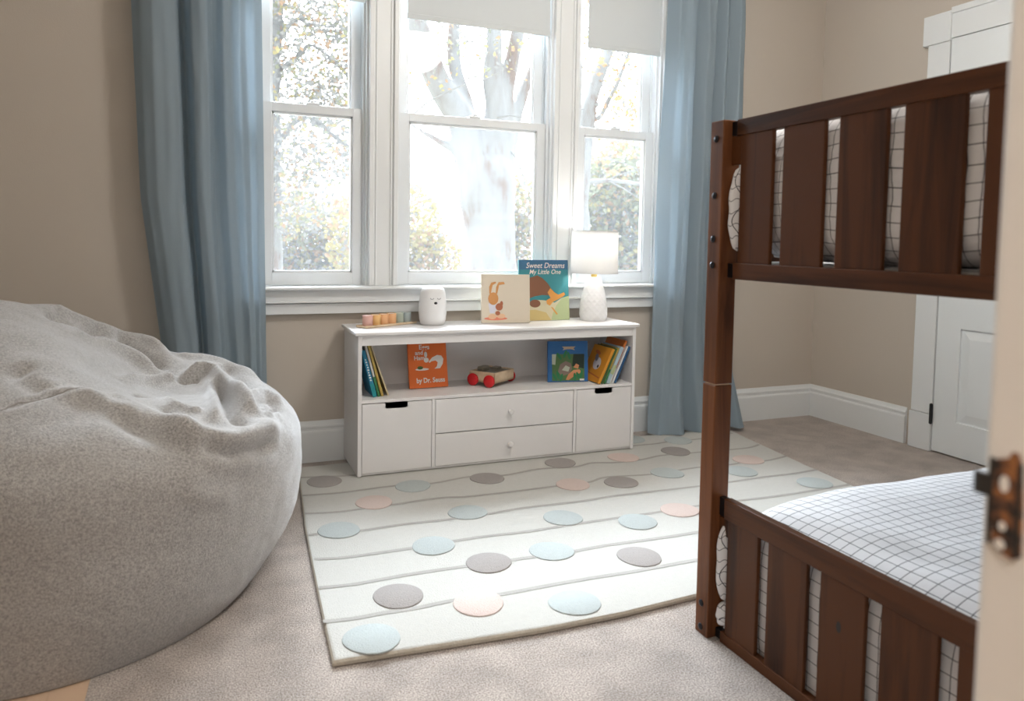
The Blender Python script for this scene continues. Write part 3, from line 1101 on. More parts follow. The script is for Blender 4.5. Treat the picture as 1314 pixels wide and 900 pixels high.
# folds and seams of the cover: lines on the bag, height of the fold, its width
FOLDS = [
    ([(-0.114, 1.899, 0.529), (-0.065, 1.886, 0.513), (-0.026, 1.863, 0.489), (0.019, 1.870, 0.471), (0.064, 1.896, 0.460), (0.106, 1.940, 0.459), (0.149, 1.997, 0.459), (0.176, 2.063, 0.467)], 0.022, 0.030),
    ([(-0.026, 1.847, 0.478), (0.010, 1.849, 0.459), (0.049, 1.866, 0.442), (0.105, 1.914, 0.434), (0.164, 1.988, 0.430)], -0.016, 0.018),
    ([(-0.337, 1.948, 0.595), (-0.284, 1.968, 0.588), (-0.207, 1.983, 0.568), (-0.133, 1.930, 0.541), (-0.045, 1.873, 0.502)], 0.012, 0.028),
    ([(-0.289, 1.962, 0.587), (-0.241, 1.950, 0.571), (-0.180, 1.924, 0.550), (-0.129, 1.875, 0.525)], 0.010, 0.020),
    ([(-0.214, 1.912, 0.555), (-0.154, 1.869, 0.528), (-0.085, 1.832, 0.493), (-0.027, 1.832, 0.466)], -0.010, 0.025),
    ([(-0.071, 2.360, 0.536), (-0.042, 2.414, 0.545), (-0.012, 2.432, 0.546), (0.022, 2.401, 0.536), (0.050, 2.300, 0.521), (0.078, 2.168, 0.517), (0.104, 2.056, 0.504), (0.133, 2.007, 0.477)], 0.026, 0.020),
    ([(0.025, 2.340, 0.526), (0.044, 2.201, 0.519), (0.055, 2.024, 0.513), (0.072, 1.967, 0.494), (0.090, 1.940, 0.472)], -0.022, 0.016),
    ([(-0.081, 2.343, 0.534), (-0.048, 2.377, 0.537), (-0.017, 2.378, 0.534)], -0.018, 0.016),
    ([(-0.002, 2.408, 0.539), (0.014, 2.242, 0.519), (0.018, 2.008, 0.520), (0.015, 1.930, 0.504)], 0.012, 0.014),
    ([(0.106, 2.123, 0.511), (0.125, 2.200, 0.509), (0.150, 2.240, 0.505), (0.178, 2.220, 0.496), (0.200, 2.170, 0.482)], 0.012, 0.017),
    ([(0.122, 2.100, 0.508), (0.142, 2.160, 0.506), (0.165, 2.180, 0.500), (0.185, 2.150, 0.488)], -0.010, 0.015),
    ([(0.125, 2.055, 0.496), (0.159, 2.092, 0.488), (0.186, 2.165, 0.486)], -0.014, 0.018),
    ([(0.137, 2.027, 0.482), (0.156, 2.062, 0.481), (0.183, 2.115, 0.478)], 0.010, 0.014),
    ([(-0.115, 2.566, 0.597), (-0.058, 2.568, 0.580), (0.001, 2.599, 0.560), (0.048, 2.583, 0.542), (0.112, 2.528, 0.519), (0.171, 2.451, 0.495)], 0.010, 0.022),
    ([(0.047, 2.542, 0.546), (0.080, 2.485, 0.534), (0.110, 2.390, 0.522), (0.130, 2.292, 0.513)], -0.016, 0.024),
    ([(-0.451, 2.373, 0.758), (-0.425, 2.456, 0.738), (-0.378, 2.486, 0.711), (-0.327, 2.526, 0.680), (-0.265, 2.576, 0.646), (-0.199, 2.606, 0.621), (-0.139, 2.557, 0.603), (-0.091, 2.465, 0.570)], 0.020, 0.026),
    ([(-0.427, 2.361, 0.746), (-0.380, 2.389, 0.718), (-0.327, 2.387, 0.681), (-0.300, 2.536, 0.666)], -0.022, 0.022),
    ([(-0.270, 2.577, 0.648), (-0.210, 2.523, 0.625), (-0.154, 2.469, 0.591), (-0.122, 2.413, 0.563)], -0.022, 0.020),
    ([(-0.408, 2.333, 0.732), (-0.345, 2.338, 0.689), (-0.284, 2.409, 0.652), (-0.219, 2.446, 0.617), (-0.163, 2.420, 0.581), (-0.135, 2.367, 0.555)], 0.012, 0.030),
    ([(-0.224, 2.194, 0.583), (-0.176, 2.281, 0.558), (-0.127, 2.340, 0.545), (-0.077, 2.380, 0.542)], 0.016, 0.018),
    ([(-0.180, 2.098, 0.563), (-0.163, 2.094, 0.557), (-0.149, 2.079, 0.553)], -0.014, 0.018),
    ([(-0.109, 2.007, 0.545), (-0.077, 1.944, 0.531), (-0.046, 1.919, 0.518)], -0.008, 0.012),
    ([(-0.116, 2.145, 0.537), (-0.076, 2.021, 0.538), (-0.036, 1.981, 0.528), (-0.007, 1.987, 0.523)], 0.008, 0.012),
    ([(-0.082, 1.787, 0.449), (-0.013, 1.811, 0.421), (0.057, 1.858, 0.411), (0.134, 1.932, 0.401)], 0.006, 0.030),
    ([(-0.109, 1.796, 0.474), (-0.034, 1.806, 0.438), (0.043, 1.842, 0.394), (0.129, 1.922, 0.377)], -0.006, 0.025),
    ([(-0.066, 1.778, 0.405), (0.001, 1.810, 0.356), (0.070, 1.860, 0.338)], 0.005, 0.022),
    ([(-0.430, 2.037, 0.655), (-0.382, 1.990, 0.622), (-0.343, 1.954, 0.598)], -0.012, 0.035),
    ([(-0.405, 2.018, 0.640), (-0.366, 1.994, 0.619), (-0.327, 1.976, 0.602)], 0.010, 0.030),
    ([(-0.421, 1.886, 0.578), (-0.382, 1.916, 0.589), (-0.337, 1.948, 0.595), (-0.284, 1.968, 0.588)], -0.006, 0.010),
]
SEAMS = [
    [(-0.421, 1.886, 0.578), (-0.396, 1.909, 0.588), (-0.361, 1.929, 0.592), (-0.337, 1.948, 0.595), (-0.308, 1.966, 0.593), (-0.284, 1.968, 0.588), (-0.246, 1.982, 0.579), (-0.212, 2.006, 0.572)],
]
beanbag()

# ------------------------------------------------------------------ storage cabinet
CX0, CX1, CY0, CY1, CZ0, CZ1 = 0.553, 1.826, 2.872, 3.182, RZ + 0.0016, 0.600
cab = thing('toy_storage_cabinet', ((CX0 + CX1) / 2, (CY0 + CY1) / 2, RZ), 'white low toy storage cabinet under the windows, books on its shelf', 'cabinet')
bm = BM()
bbox(bm, CX0 - 0.012, CX1 + 0.012, CY0 - 0.012, CY1, 0.585, CZ1, 0.004, 2)
obj('top', bm, M['cab'], cab)
th = 0.016
for x0 in (CX0, CX1 - th):
    bm = BM()
    bbox(bm, x0, x0 + th, CY0, CY1, CZ0, 0.585, 0.0015, 1)
    obj('side_panel', bm, M['cab'], cab)
bm = BM()
bbox(bm, CX0 + th, CX1 - th, CY0 + 0.001, CY0 + 0.015, 0.545, 0.585, 0.001, 1)
obj('top_rail', bm, M['cab'], cab)
bm = BM()
bbox(bm, CX0 + th, CX1 - th, CY0 + 0.001, CY1 - 0.006, 0.3135, 0.326, 0.001, 1)
obj('shelf', bm, M['cab'], cab)
bm = BM()
bbox(bm, CX0 + th, CX1 - th, CY0 + 0.006, CY1 - 0.006, 0.0215, 0.029, 0.001, 1)
obj('bottom_panel', bm, M['cab'], cab)
bm = BM()
box(bm, CX0 + th, CX1 - th, CY1 - 0.007, CY1 - 0.002, 0.0215, 0.585)
obj('back_panel', bm, M['cab'], cab)
D1, D2 = 0.866, 1.520
for xd in (D1, D2):
    bm = BM()
    bbox(bm, xd - 0.007, xd + 0.007, CY0 + 0.001, CY1 - 0.006, 0.029, 0.3135, 0.001, 1)
    obj('divider', bm, M['cab'], cab)
for x0, x1, s0, s1 in ((CX0 + th + 0.002, D1 - 0.009, 0.664, 0.757), (D2 + 0.009, CX1 - th - 0.002, 1.618, 1.708)):
    # bin front with a hand slot cut in its top edge
    bm = BM()
    z0, z1, zs, y0, y1 = 0.031, 0.3105, 0.288, CY0 + 0.002, CY0 + 0.016
    r = 0.009
    pts = [(x0, z0), (x1, z0), (x1, z1), (s1, z1)]
    pts += [(s1 - r + r * math.cos(a), zs + r - r * math.sin(a)) for a in (0, 0.4, 0.8, 1.2, PI / 2)]
    pts += [(s0 + r - r * math.sin(a), zs + r - r * math.cos(a)) for a in (0, 0.4, 0.8, 1.2, PI / 2)]
    pts += [(s0, z1), (x0, z1)]
    A = [bm.verts.new((x, y0, z)) for x, z in pts]
    B = [bm.verts.new((x, y1, z)) for x, z in pts]
    for k in range(len(pts)):
        bm.faces.new((A[k], A[(k + 1) % len(pts)], B[(k + 1) % len(pts)], B[k]))
    f = [bm.faces.new(A), bm.faces.new(list(reversed(B)))]
    bmesh.ops.triangulate(bm, faces=f)
    bn = obj('bin', bm, M['cab'], cab)
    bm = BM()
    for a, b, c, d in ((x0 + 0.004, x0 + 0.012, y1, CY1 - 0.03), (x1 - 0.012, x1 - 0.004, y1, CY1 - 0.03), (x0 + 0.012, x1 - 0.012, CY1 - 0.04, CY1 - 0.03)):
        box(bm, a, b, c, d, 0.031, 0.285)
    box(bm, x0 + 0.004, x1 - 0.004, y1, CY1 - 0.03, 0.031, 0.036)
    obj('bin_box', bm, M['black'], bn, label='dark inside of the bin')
for z0, z1 in ((0.031, 0.1655), (0.1695, 0.3105)):
    bm = BM()
    bbox(bm, D1 + 0.009, D2 - 0.009, CY0 + 0.002, CY0 + 0.016, z0, z1, 0.0015, 1)
    dw = obj('drawer', bm, M['cab'], cab)
    bm = BM()
    lathe(bm, [(0.007, CY0 + 0.003), (0.006, CY0 - 0.006), (0.011, CY0 - 0.012), (0.012, CY0 - 0.018), (0.008, CY0 - 0.023)], (1.205, 0, (z0 + z1) / 2), 20, axis='y')
    obj('knob', bm, M['cab'], dw, smooth=True)

# ------------------------------------------------------------------ books
def flatpoly(bm, pts, mi, lift):
    """pts in cover coordinates (x across, z up); the cover lies in the XZ plane facing -Y"""
    poly(bm, [(x, -lift, z) for x, z in pts], mi)


def ell(cx, cz, rx, rz, n=22, a0=0.0, a1=2 * PI, tilt=0.0):
    out = []
    full = abs(a1 - a0 - 2 * PI) < 1e-6
    for k in range(n if full else n + 1):
        a = a0 + (a1 - a0) * k / n
        x, z = rx * math.cos(a), rz * math.sin(a)
        out.append((cx + x * math.cos(tilt) - z * math.sin(tilt), cz + x * math.sin(tilt) + z * math.cos(tilt)))
    return out


def words(bm, s, cx, cz, size, mi, lift, shear=0.0, bold=0.0, sx=1.0):
    t = text_bm(s, size, shear, 0, bold)
    for f in t.faces:
        f.material_index = mi
    join(bm, t, Matrix.Translation((cx, -lift, cz)) @ Matrix.Rotation(PI / 2, 4, 'X') @ Matrix.Diagonal((sx, 1, 1, 1)))


def book(w, h, th, mats, art=None, label='', group='children\'s books in and on the cabinet', hard=0.003, spine=None):
    """w across the front cover, h tall, th thick. Local frame: front cover faces -Y, spine on the left (-X side), base at z=0"""
    t = thing('picture_book', (0, 0, 0), label, 'book', group)
    bm = BM()
    bbox(bm, 0, w, -th / 2, -th / 2 + 0.0025, 0, h, 0.0008, 1)
    bbox(bm, 0, w, th / 2 - 0.0025, th / 2, 0, h, 0.0008, 1)
    bbox(bm, -0.0005, 0.0025, -th / 2, th / 2, 0, h, 0.0008, 1)
    if art:
        art(bm, w, h, th / 2)
    if spine:
        spine(bm, w, h, th)
    obj('cover', bm, mats, t, recalc=False)
    bm = BM()
    box(bm, 0.002, w - hard, -th / 2 + 0.0024, th / 2 - 0.0024, hard, h - hard)
    obj('pages', bm, M['paper'], t)
    return t


def pose(t, loc, rz=0.0, lean=0.0, roll=0.0, pivot=(0, 0, 0)):
    """lean: tilt back about the bottom edge; roll: tilt sideways (towards +X for positive); then turn about z"""
    m = Matrix.Translation(Vector(loc) + Vector((0, 0, 0.007 * abs(math.sin(lean)) + 0.0002))) @ Matrix.Rotation(rz, 4, 'Z') @ Matrix.Rotation(roll, 4, 'Y') @ Matrix.Rotation(lean, 4, 'X') @ Matrix.Translation(-Vector(pivot))
    t.matrix_world = m


WHITE = flat('ink white', (0.82, 0.80, 0.76))
DKINK = flat('ink black', (0.03, 0.03, 0.03))


def sh(lift_base):
    return lambda k: lift_base + 0.0003 * k


# orange book on the shelf
def art_orange(bm, w, h, l):
    L = lambda k: l + 0.0003 * k
    words(bm, 'Green', w * 0.40, h * 0.955, 0.024, 1, L(1), bold=0.0004)
    words(bm, 'Eggs', w * 0.42, h * 0.735, 0.028, 1, L(1), bold=0.0006)
    words(bm, 'and', w * 0.28, h * 0.635, 0.025, 1, L(1), bold=0.0006)
    words(bm, 'Ham', w * 0.28, h * 0.540, 0.025, 1, L(1), bold=0.0006)
    words(bm, 'by Dr. Seuss', w * 0.55, h * 0.13, 0.029, 1, L(1), bold=0.0009, sx=0.88)
    flatpoly(bm, [(w * .70, h * .80), (w * .91, h * .80), (w * .91, h * .985), (w * .70, h * .985)], 1, L(1))
    flatpoly(bm, ell(w * .80, h * .84, .006, .010), 2, L(2))
    # a plate of food and a plain curved shape beside it
    flatpoly(bm, ell(w * .34, h * .335, w * .175, h * .022), 1, L(1))
    flatpoly(bm, ell(w * .29, h * .365, w * .075, h * .030), 3, L(2))
    flatpoly(bm, ell(w * .46, h * .50, w * .065, h * .045), 1, L(1))
    flatpoly(bm, ell(w * .45, h * .60, w * .040, h * .055), 1, L(2))
    flatpoly(bm, [(w * .52, h * .47), (w * .62, h * .545), (w * .75, h * .585), (w * .86, h * .57), (w * .91, h * .51), (w * .885, h * .42), (w * .81, h * .34),
                  (w * .66, h * .335), (w * .73, h * .38), (w * .755, h * .45), (w * .70, h * .485), (w * .60, h * .475), (w * .54, h * .445)], 1, L(1))


b1 = book(0.174, 0.238, 0.012, [flat('orange cover', (0.80, 0.17, 0.03)), WHITE, flat('ink blue grey', (0.2, 0.25, 0.33)), flat('ink green', (0.06, 0.13, 0.03))],
          art_orange, 'bright orange picture book with white lettering standing face out on the shelf')
pose(b1, (0.806, 3.035, 0.326 + 0.0005), 0.03, -0.22)


def art_cream(bm, w, h, l):
    L = lambda k: l + 0.0003 * k
    O, P_, R_ = 1, 2, 3
    flatpoly(bm, ell(w * .29, h * .09, w * .24, h * .035), R_, L(1))
    flatpoly(bm, ell(w * .22, h * .13, w * .085, h * .055), P_, L(2))
    flatpoly(bm, ell(w * .40, h * .14, w * .09, h * .05), P_, L(2))
    flatpoly(bm, [(w * .14, h * .40), (w * .30, h * .42), (w * .32, h * .30), (w * .26, h * .20), (w * .17, h * .20)], 5, L(2))
    flatpoly(bm, ell(w * .24, h * .50, w * .105, h * .13), O, L(3))
    flatpoly(bm, [(w * .16, h * .60), (w * .19, h * .60), (w * .21, h * .70), (w * .23, h * .78), (w * .30, h * .82), (w * .29, h * .85), (w * .20, h * .83), (w * .155, h * .74)], O, L(3))
    flatpoly(bm, [(w * .29, h * .60), (w * .32, h * .60), (w * .345, h * .70), (w * .36, h * .78), (w * .48, h * .80), (w * .46, h * .845), (w * .35, h * .84), (w * .30, h * .74)], O, L(3))
    flatpoly(bm, ell(w * .36, h * .33, w * .075, h * .075), 4, L(3))
    flatpoly(bm, ell(w * .41, h * .40, w * .03, h * .05), 4, L(4))
    flatpoly(bm, ell(w * .33, h * .20, w * .05, h * .045), 4, L(3))


b2 = book(0.222, 0.217, 0.014, [flat('cream cover', (0.70, 0.62, 0.50)), flat('ink tan orange', (0.62, 0.29, 0.10)), flat('ink peach', (0.80, 0.52, 0.33)),
                                flat('ink coral', (0.80, 0.25, 0.16)), flat('ink rust', (0.42, 0.14, 0.07)), flat('ink lilac', (0.66, 0.66, 0.74))],
          art_cream, 'square cream board book with a small orange animal picture, in front on the cabinet top')
pose(b2, (1.136, 3.052, 0.6005), -0.16, -0.10)


def art_teal(bm, w, h, l):
    L = lambda k: l + 0.0003 * k
    flatpoly(bm, [(0, h * .84), (w, h * .84), (w, h), (0, h)], 1, L(0.5))
    words(bm, 'Sweet Dreams', w * .53, h * .905, 0.036, 2, L(1.5), shear=0.25, bold=0.0002, sx=0.93)
    words(bm, 'My Little One', w * .52, h * .80, 0.031, 2, L(1.5), shear=0.25, bold=0.0002, sx=0.93)
    # quilt and rolling meadow
    flatpoly(bm, [(0, 0), (w, 0), (w, h * .40), (w * .86, h * .37), (w * .70, h * .29), (w * .50, h * .33), (w * .34, h * .34), (w * .15, h * .26), (0, h * .24)], 3, L(1))
    flatpoly(bm, [(w * .62, 0), (w, 0), (w, h * .40), (w * .86, h * .37), (w * .74, h * .25), (w * .66, h * .12)], 6, L(2))
    flatpoly(bm, [(0, 0), (w * .62, 0), (w * .52, h * .13), (w * .3, h * .18), (0, h * .16)], 7, L(2))
    # big brown furry back, and two paler limbs reaching over it
    flatpoly(bm, [(0, h * .36), (0, h * .66), (w * .18, h * .70), (w * .27, h * .72), (w * .36, h * .745), (w * .46, h * .70), (w * .56, h * .62), (w * .64, h * .52), (w * .70, h * .47),
                  (w * .60, h * .41), (w * .45, h * .42), (w * .30, h * .40), (w * .2, h * .37)], 4, L(2))
    flatpoly(bm, [(w * .56, h * .46), (w * .62, h * .53), (w * .70, h * .46), (w * .78, h * .42), (w * .90, h * .46), (w * .925, h * .42), (w * .88, h * .39), (w * .74, h * .33),
                  (w * .66, h * .30), (w * .60, h * .24), (w * .54, h * .27), (w * .53, h * .33), (w * .62, h * .37)], 5, L(3))
    flatpoly(bm, ell(w * .30, h * .28, w * .11, h * .065), 4, L(3))
    flatpoly(bm, [(w * .62, h * .22), (w * .66, h * .21), (w * .76, h * .10), (w * .73, h * .09)], 5, L(3))


b3 = book(0.252, 0.282, 0.012, [flat('teal cover', (0.035, 0.22, 0.25)), flat('deep blue', (0.04, 0.13, 0.24)), flat('ink pale pink', (0.80, 0.68, 0.62)),
                                flat('ink quilt', (0.55, 0.50, 0.34)), flat('ink brown', (0.20, 0.085, 0.045)), flat('ink ginger', (0.60, 0.27, 0.06)),
                                flat('ink meadow', (0.40, 0.47, 0.26)), flat('ink straw', (0.52, 0.40, 0.17))],
          art_teal, 'tall teal picture book with pale script title standing behind the cream book')
pose(b3, (1.338, 3.086, 0.6005), 0.0, -0.115)


def art_blue(bm, w, h, l):
    L = lambda k: l + 0.0003 * k
    # picture panel: plain jungle leaves and hills instead of any figures
    x0, x1, z0, z1 = w * .10, w * .91, h * .025, h * .68
    P = lambda u, v: (x0 + (x1 - x0) * u, z0 + (z1 - z0) * v)
    flatpoly(bm, [P(0, 0), P(1, 0), P(1, 1), P(0, 1)], 1, L(1))
    flatpoly(bm, [P(.62, .55), P(.98, .45), P(1, 1), P(.66, 1)], 2, L(2))
    flatpoly(bm, [P(.0, .62), P(.1, .6), P(.13, 1), P(.0, 1)], 3, L(2))
    flatpoly(bm, [P(.18, .35), P(.25, .62), P(.42, .74), P(.58, .66), P(.62, .45), P(.52, .25), P(.30, .18)], 4, L(2))
    flatpoly(bm, [P(.30, .40), P(.42, .58), P(.55, .50), P(.50, .34)], 3, L(3))
    flatpoly(bm, [P(.42, .04), P(.50, .24), P(.66, .40), P(.84, .42), P(.92, .30), P(.74, .22), P(.60, .10), P(.50, .02)], 5, L(3))
    flatpoly(bm, [P(.66, .50), P(.74, .64), P(.84, .58), P(.80, .44)], 5, L(3))
    for u, v, a in ((.08, .05, .5), (.18, .12, .2), (.28, .02, -.3), (.80, .08, .4), (.90, .14, -.2), (.70, .04, .1), (.22, .82, .6), (.40, .90, -.4), (.52, .84, .3)):
        c = P(u, v + .10)
        flatpoly(bm, ell(c[0], c[1], w * .035, h * .105, 12, tilt=a), 6, L(4))
    flatpoly(bm, [P(.85, .0), P(.99, .0), P(.99, .07), P(.85, .07)], 7, L(5))
    # plain tan ribbon ornament at the head of the cover
    c = (w * .52, h * .83)
    flatpoly(bm, [(c[0] - w * .17, c[1] + h * .035), (c[0] + w * .17, c[1] + h * .035), (c[0] + w * .12, c[1] - h * .01), (c[0] + w * .155, c[1] - h * .055),
                  (c[0] + w * .05, c[1] - h * .03), (c[0] - w * .05, c[1] - h * .03), (c[0] - w * .155, c[1] - h * .055), (c[0] - w * .12, c[1] - h * .01)], 8, L(2))


b4 = book(0.190, 0.186, 0.012, [flat('blue cover', (0.02, 0.13, 0.36)), flat('jungle green', (0.08, 0.17, 0.055)), flat('jungle dark', (0.012, 0.03, 0.02)),
                                flat('ink mist', (0.45, 0.50, 0.40)), flat('ink earth', (0.22, 0.16, 0.13)), flat('ink sand', (0.62, 0.26, 0.12)),
                                flat('leaf green', (0.02, 0.19, 0.07)), WHITE, flat('ink tan', (0.52, 0.40, 0.28))],
          art_blue, 'small blue picture book with a jungle scene standing face out on the shelf')
pose(b4, (1.446, 3.004, 0.3265), -0.19, -0.10)


def spine_band(z0, z1, mi):
    def f(bm, w, h, th):
        y = th / 2 + 0.0002
        poly(bm, [(-0.0008, y, h * z0), (-0.0008, -y, h * z0), (-0.0008, -y, h * z1), (-0.0008, y, h * z1)], mi)
    return f


def spine_marks(bm, w, h, th):
    spine_band(0.0, 0.28, 2)(bm, w, h, th)
    r = random.Random(5)
    for k in range(9):
        z = h * (0.34 + 0.055 * k)
        a, b = -th * r.uniform(0.12, 0.3), th * r.uniform(0.1, 0.3)
        poly(bm, [(-0.0009, a, z), (-0.0009, b, z + 0.001), (-0.0009, b - 0.001, z + h * 0.036), (-0.0009, a + 0.002, z + h * 0.034)], 1)


# four books leaning against the left side of the cabinet, spines to the front
def lean_book(xb, zb, y, w, h, th, ang, mats, label, art=None, spine=None, group='books leaning in the cabinet'):
    """spine toward the room at depth y; bottom of the thickness centred at xb; ang leans toward +X when positive"""
    t = book(w, h, th, mats, art, label, group, spine=spine)
    # turned so that the spine faces the room (-Y) and the book's depth runs to the back of the shelf
    m = Matrix.Translation((xb, y, zb)) @ Matrix.Rotation(ang, 4, 'Y') @ Matrix.Translation((0, 0, abs(math.sin(ang)) * th / 2)) @ Matrix.Rotation(PI / 2, 4, 'Z')
    t.matrix_world = m
    return t


SZ = 0.3263
A_ = math.radians
lean_book(0.634, SZ, 2.925, 0.16, 0.198, 0.016, A_(-14.5), [flat('teal blue spine', (0.01, 0.19, 0.33)), WHITE, flat('sea teal', (0.01, 0.25, 0.28))],
          'blue book with white spine lettering, leftmost of the leaning books', spine=spine_marks)
lean_book(0.6515, SZ, 2.93, 0.17, 0.222, 0.009, A_(-15), [flat('pale grey spine', (0.60, 0.58, 0.54)), flat('green foot', (0.03, 0.16, 0.05))],
          'thin pale book with a green foot between the blue and yellow leaning books', spine=spine_band(0.0, 0.38, 1))
lean_book(0.6660, SZ, 2.93, 0.17, 0.226, 0.010, A_(-15.5), [flat('mustard spine', (0.42, 0.30, 0.07))],
          'thin mustard yellow book leaning to the left inside the cabinet')
lean_book(0.692, SZ, 2.94, 0.17, 0.232, 0.006, A_(-19.3), [flat('straw spine', (0.58, 0.48, 0.30))],
          'thin straw coloured book leaning most, on the right of the left-hand row')


# books leaning against the right side of the cabinet
def art_gold(bm, w, h, l):
    L = lambda k: -(l + 0.0003 * k)
    flatpoly(bm, ell(w * .45, h * .50, w * .20, h * .17, tilt=0.4), 1, L(1))
    flatpoly(bm, ell(w * .58, h * .66, w * .08, h * .12, tilt=-0.6), 2, L(2))
    flatpoly(bm, ell(w * .34, h * .43, w * .05, h * .045), 3, L(3))
    flatpoly(bm, ell(w * .62, h * .80, w * .16, h * .05, tilt=0.2), 4, L(2))
    flatpoly(bm, [(w * .05, h * .12), (w * .95, h * .22), (w * .95, h * .25), (w * .05, h * .16)], 4, L(1))


RB = [
    (1.645, 0.165, 0.172, 0.014, 25.2, 2.888, [flat('golden orange', (0.60, 0.25, 0.02)), flat('ink pale grey', (0.52, 0.50, 0.55)), flat('ink slate', (0.20, 0.20, 0.26)), DKINK, flat('ink brick', (0.42, 0.11, 0.03))],
     'golden orange book at the left end of the right-hand leaning row, its cover showing', art_gold, None),
    (1.6615, 0.165, 0.174, 0.01, 24.8, 2.89, [flat('dark green cover', (0.04, 0.10, 0.03)), flat('olive', (0.33, 0.29, 0.08))], 'thin dark green book just right of the golden orange one', None, None),
    (1.674, 0.16, 0.176, 0.009, 24.5, 2.89, [flat('olive gold cover', (0.36, 0.25, 0.05)), flat('green foot', (0.03, 0.16, 0.05))], 'thin olive gold book leaning beside the dark green one', None, spine_band(0, 0.4, 1)),
    (1.6915, 0.16, 0.178, 0.017, 24.2, 2.888, [flat('light blue cover', (0.38, 0.50, 0.56)), flat('ink meadow', (0.40, 0.47, 0.26))], 'light blue book in the middle of the right-hand leaning row', None, spine_band(0.25, 0.5, 1)),
    (1.7075, 0.165, 0.208, 0.01, 24.0, 2.9, [flat('tangerine cover', (0.55, 0.16, 0.03)), WHITE], 'tall tangerine book reaching highest in the right-hand leaning row', None, spine_band(0, 0.35, 1)),
    (1.7195, 0.16, 0.183, 0.007, 24.0, 2.89, [flat('white cover', (0.70, 0.71, 0.70))], 'thin white book next to the dark blue one', None, None),
    (1.73, 0.16, 0.18, 0.01, 24.0, 2.888, [flat('navy cover', (0.015, 0.085, 0.21))], 'dark blue book at the right end of the leaning row', None, None),
]
for xb, w, h, th, ang, y, mats, lab, art, spn in RB:
    lean_book(xb, SZ, y, w, h, th, A_(ang), mats, lab, art, spn)

# ------------------------------------------------------------------ wooden toy car
car = thing('toy_wagon', (1.235, 3.035, SZ), 'pale wooden toy wagon with red wheels in the middle of the cabinet shelf', 'toy')
U = Vector((0.60, -0.80, 0))
V = Vector((0.80, 0.60, 0))
O = Vector((1.085, 3.060, 0))


def wagon_box(bm, u0, u1, v0, v1, z0, z1, bev=0.003):
    t = BM()
    bbox(t, u0, u1, v0, v1, z0, z1, bev, 2)
    m = Matrix(((U.x, V.x, 0, O.x), (U.y, V.y, 0, O.y), (0, 0, 1, 0), (0, 0, 0, 1)))
    join(bm, t, m)


LU, LV = 0.135, 0.165
bm = BM()
z0, z1 = SZ + 0.016, SZ + 0.064
wagon_box(bm, 0, LU, 0, LV, z0, z0 + 0.012)
wagon_box(bm, 0, LU, 0, 0.010, z0, z1)
wagon_box(bm, 0, LU, LV - 0.010, LV, z0, z1)
wagon_box(bm, 0, 0.010, 0, LV, z0, z1)
wagon_box(bm, LU - 0.010, LU, 0, LV, z0, z1)
obj('body', bm, M['beech'], car)
bm = BM()
wagon_box(bm, 0.012, LU - 0.012, 0.012, LV - 0.012, z0 + 0.012, z1 - 0.004, 0.002)
wagon_box(bm, 0.02, 0.055, 0.03, 0.085, z1 - 0.004, z1 + 0.016, 0.006)
wagon_box(bm, 0.05, 0.085, 0.10, 0.14, z1 - 0.004, z1 + 0.008, 0.005)
obj('deck', bm, flat('grey olive wood', (0.25, 0.225, 0.18)), car, label='grey olive deck with raised blocks')
for v, s in ((-0.001, -1), (LV + 0.001, 1)):
    for u in (0.024, LU - 0.026):
        t = BM()
        lathe(t, [(0.010, 0.016), (0.020, 0.015), (0.0265, 0.011), (0.0275, 0.006), (0.0265, 0.001), (0.02, 0)], (0, 0, 0), 28)
        m = Matrix.Translation(O + U * u + V * v + Vector((0, 0, SZ + 0.0275))) @ Matrix((tuple(U), (0, 0, 1), tuple(V * s))).transposed().to_4x4()
        bm = BM()
        join(bm, t, m)
        obj('wheel', bm, flat('red wheel', (0.62, 0.012, 0.018), 0.4), car, smooth=True, label='red wheel')
for u in (0.024, LU - 0.026):
    bm = BM()
    tube(bm, [O + U * u + V * 0.002 + Vector((0, 0, SZ + 0.022)), O + U * u + V * (LV - 0.002) + Vector((0, 0, SZ + 0.022))], 0.004, 8)
    obj('axle', bm, M['black'], car)

# ------------------------------------------------------------------ things on the cabinet top
TZ = 0.6002
# wooden tray with a row of cups
ta = math.radians(29)
tu = Vector((math.cos(ta), math.sin(ta), 0))
tv = Vector((-math.sin(ta), math.cos(ta), 0))
t0 = Vector((0.590, 3.005, 0))
tray = thing('wooden_tray', t0 + tu * 0.14 + Vector((0, 0, TZ)), 'narrow pale wooden tray on the left end of the cabinet top', 'tray')
bm = BM()
t = BM()
bbox(t, 0, 0.290, -0.032, 0.032, TZ, TZ + 0.007, 0.003, 2)
join(bm, t, Matrix(((tu.x, tv.x, 0, t0.x), (tu.y, tv.y, 0, t0.y), (0, 0, 1, 0), (0, 0, 0, 1))))
obj('board', bm, M['beech'], tray)
bm = BM()
t = BM()
for a, b, c, d in ((0, 0.290, -0.032, -0.027), (0, 0.290, 0.027, 0.032)):
    bbox(t, a, b, c, d, TZ + 0.006, TZ + 0.010, 0.001, 1)
join(bm, t, Matrix(((tu.x, tv.x, 0, t0.x), (tu.y, tv.y, 0, t0.y), (0, 0, 1, 0), (0, 0, 0, 1))))
obj('lip', bm, M['beech'], tray)
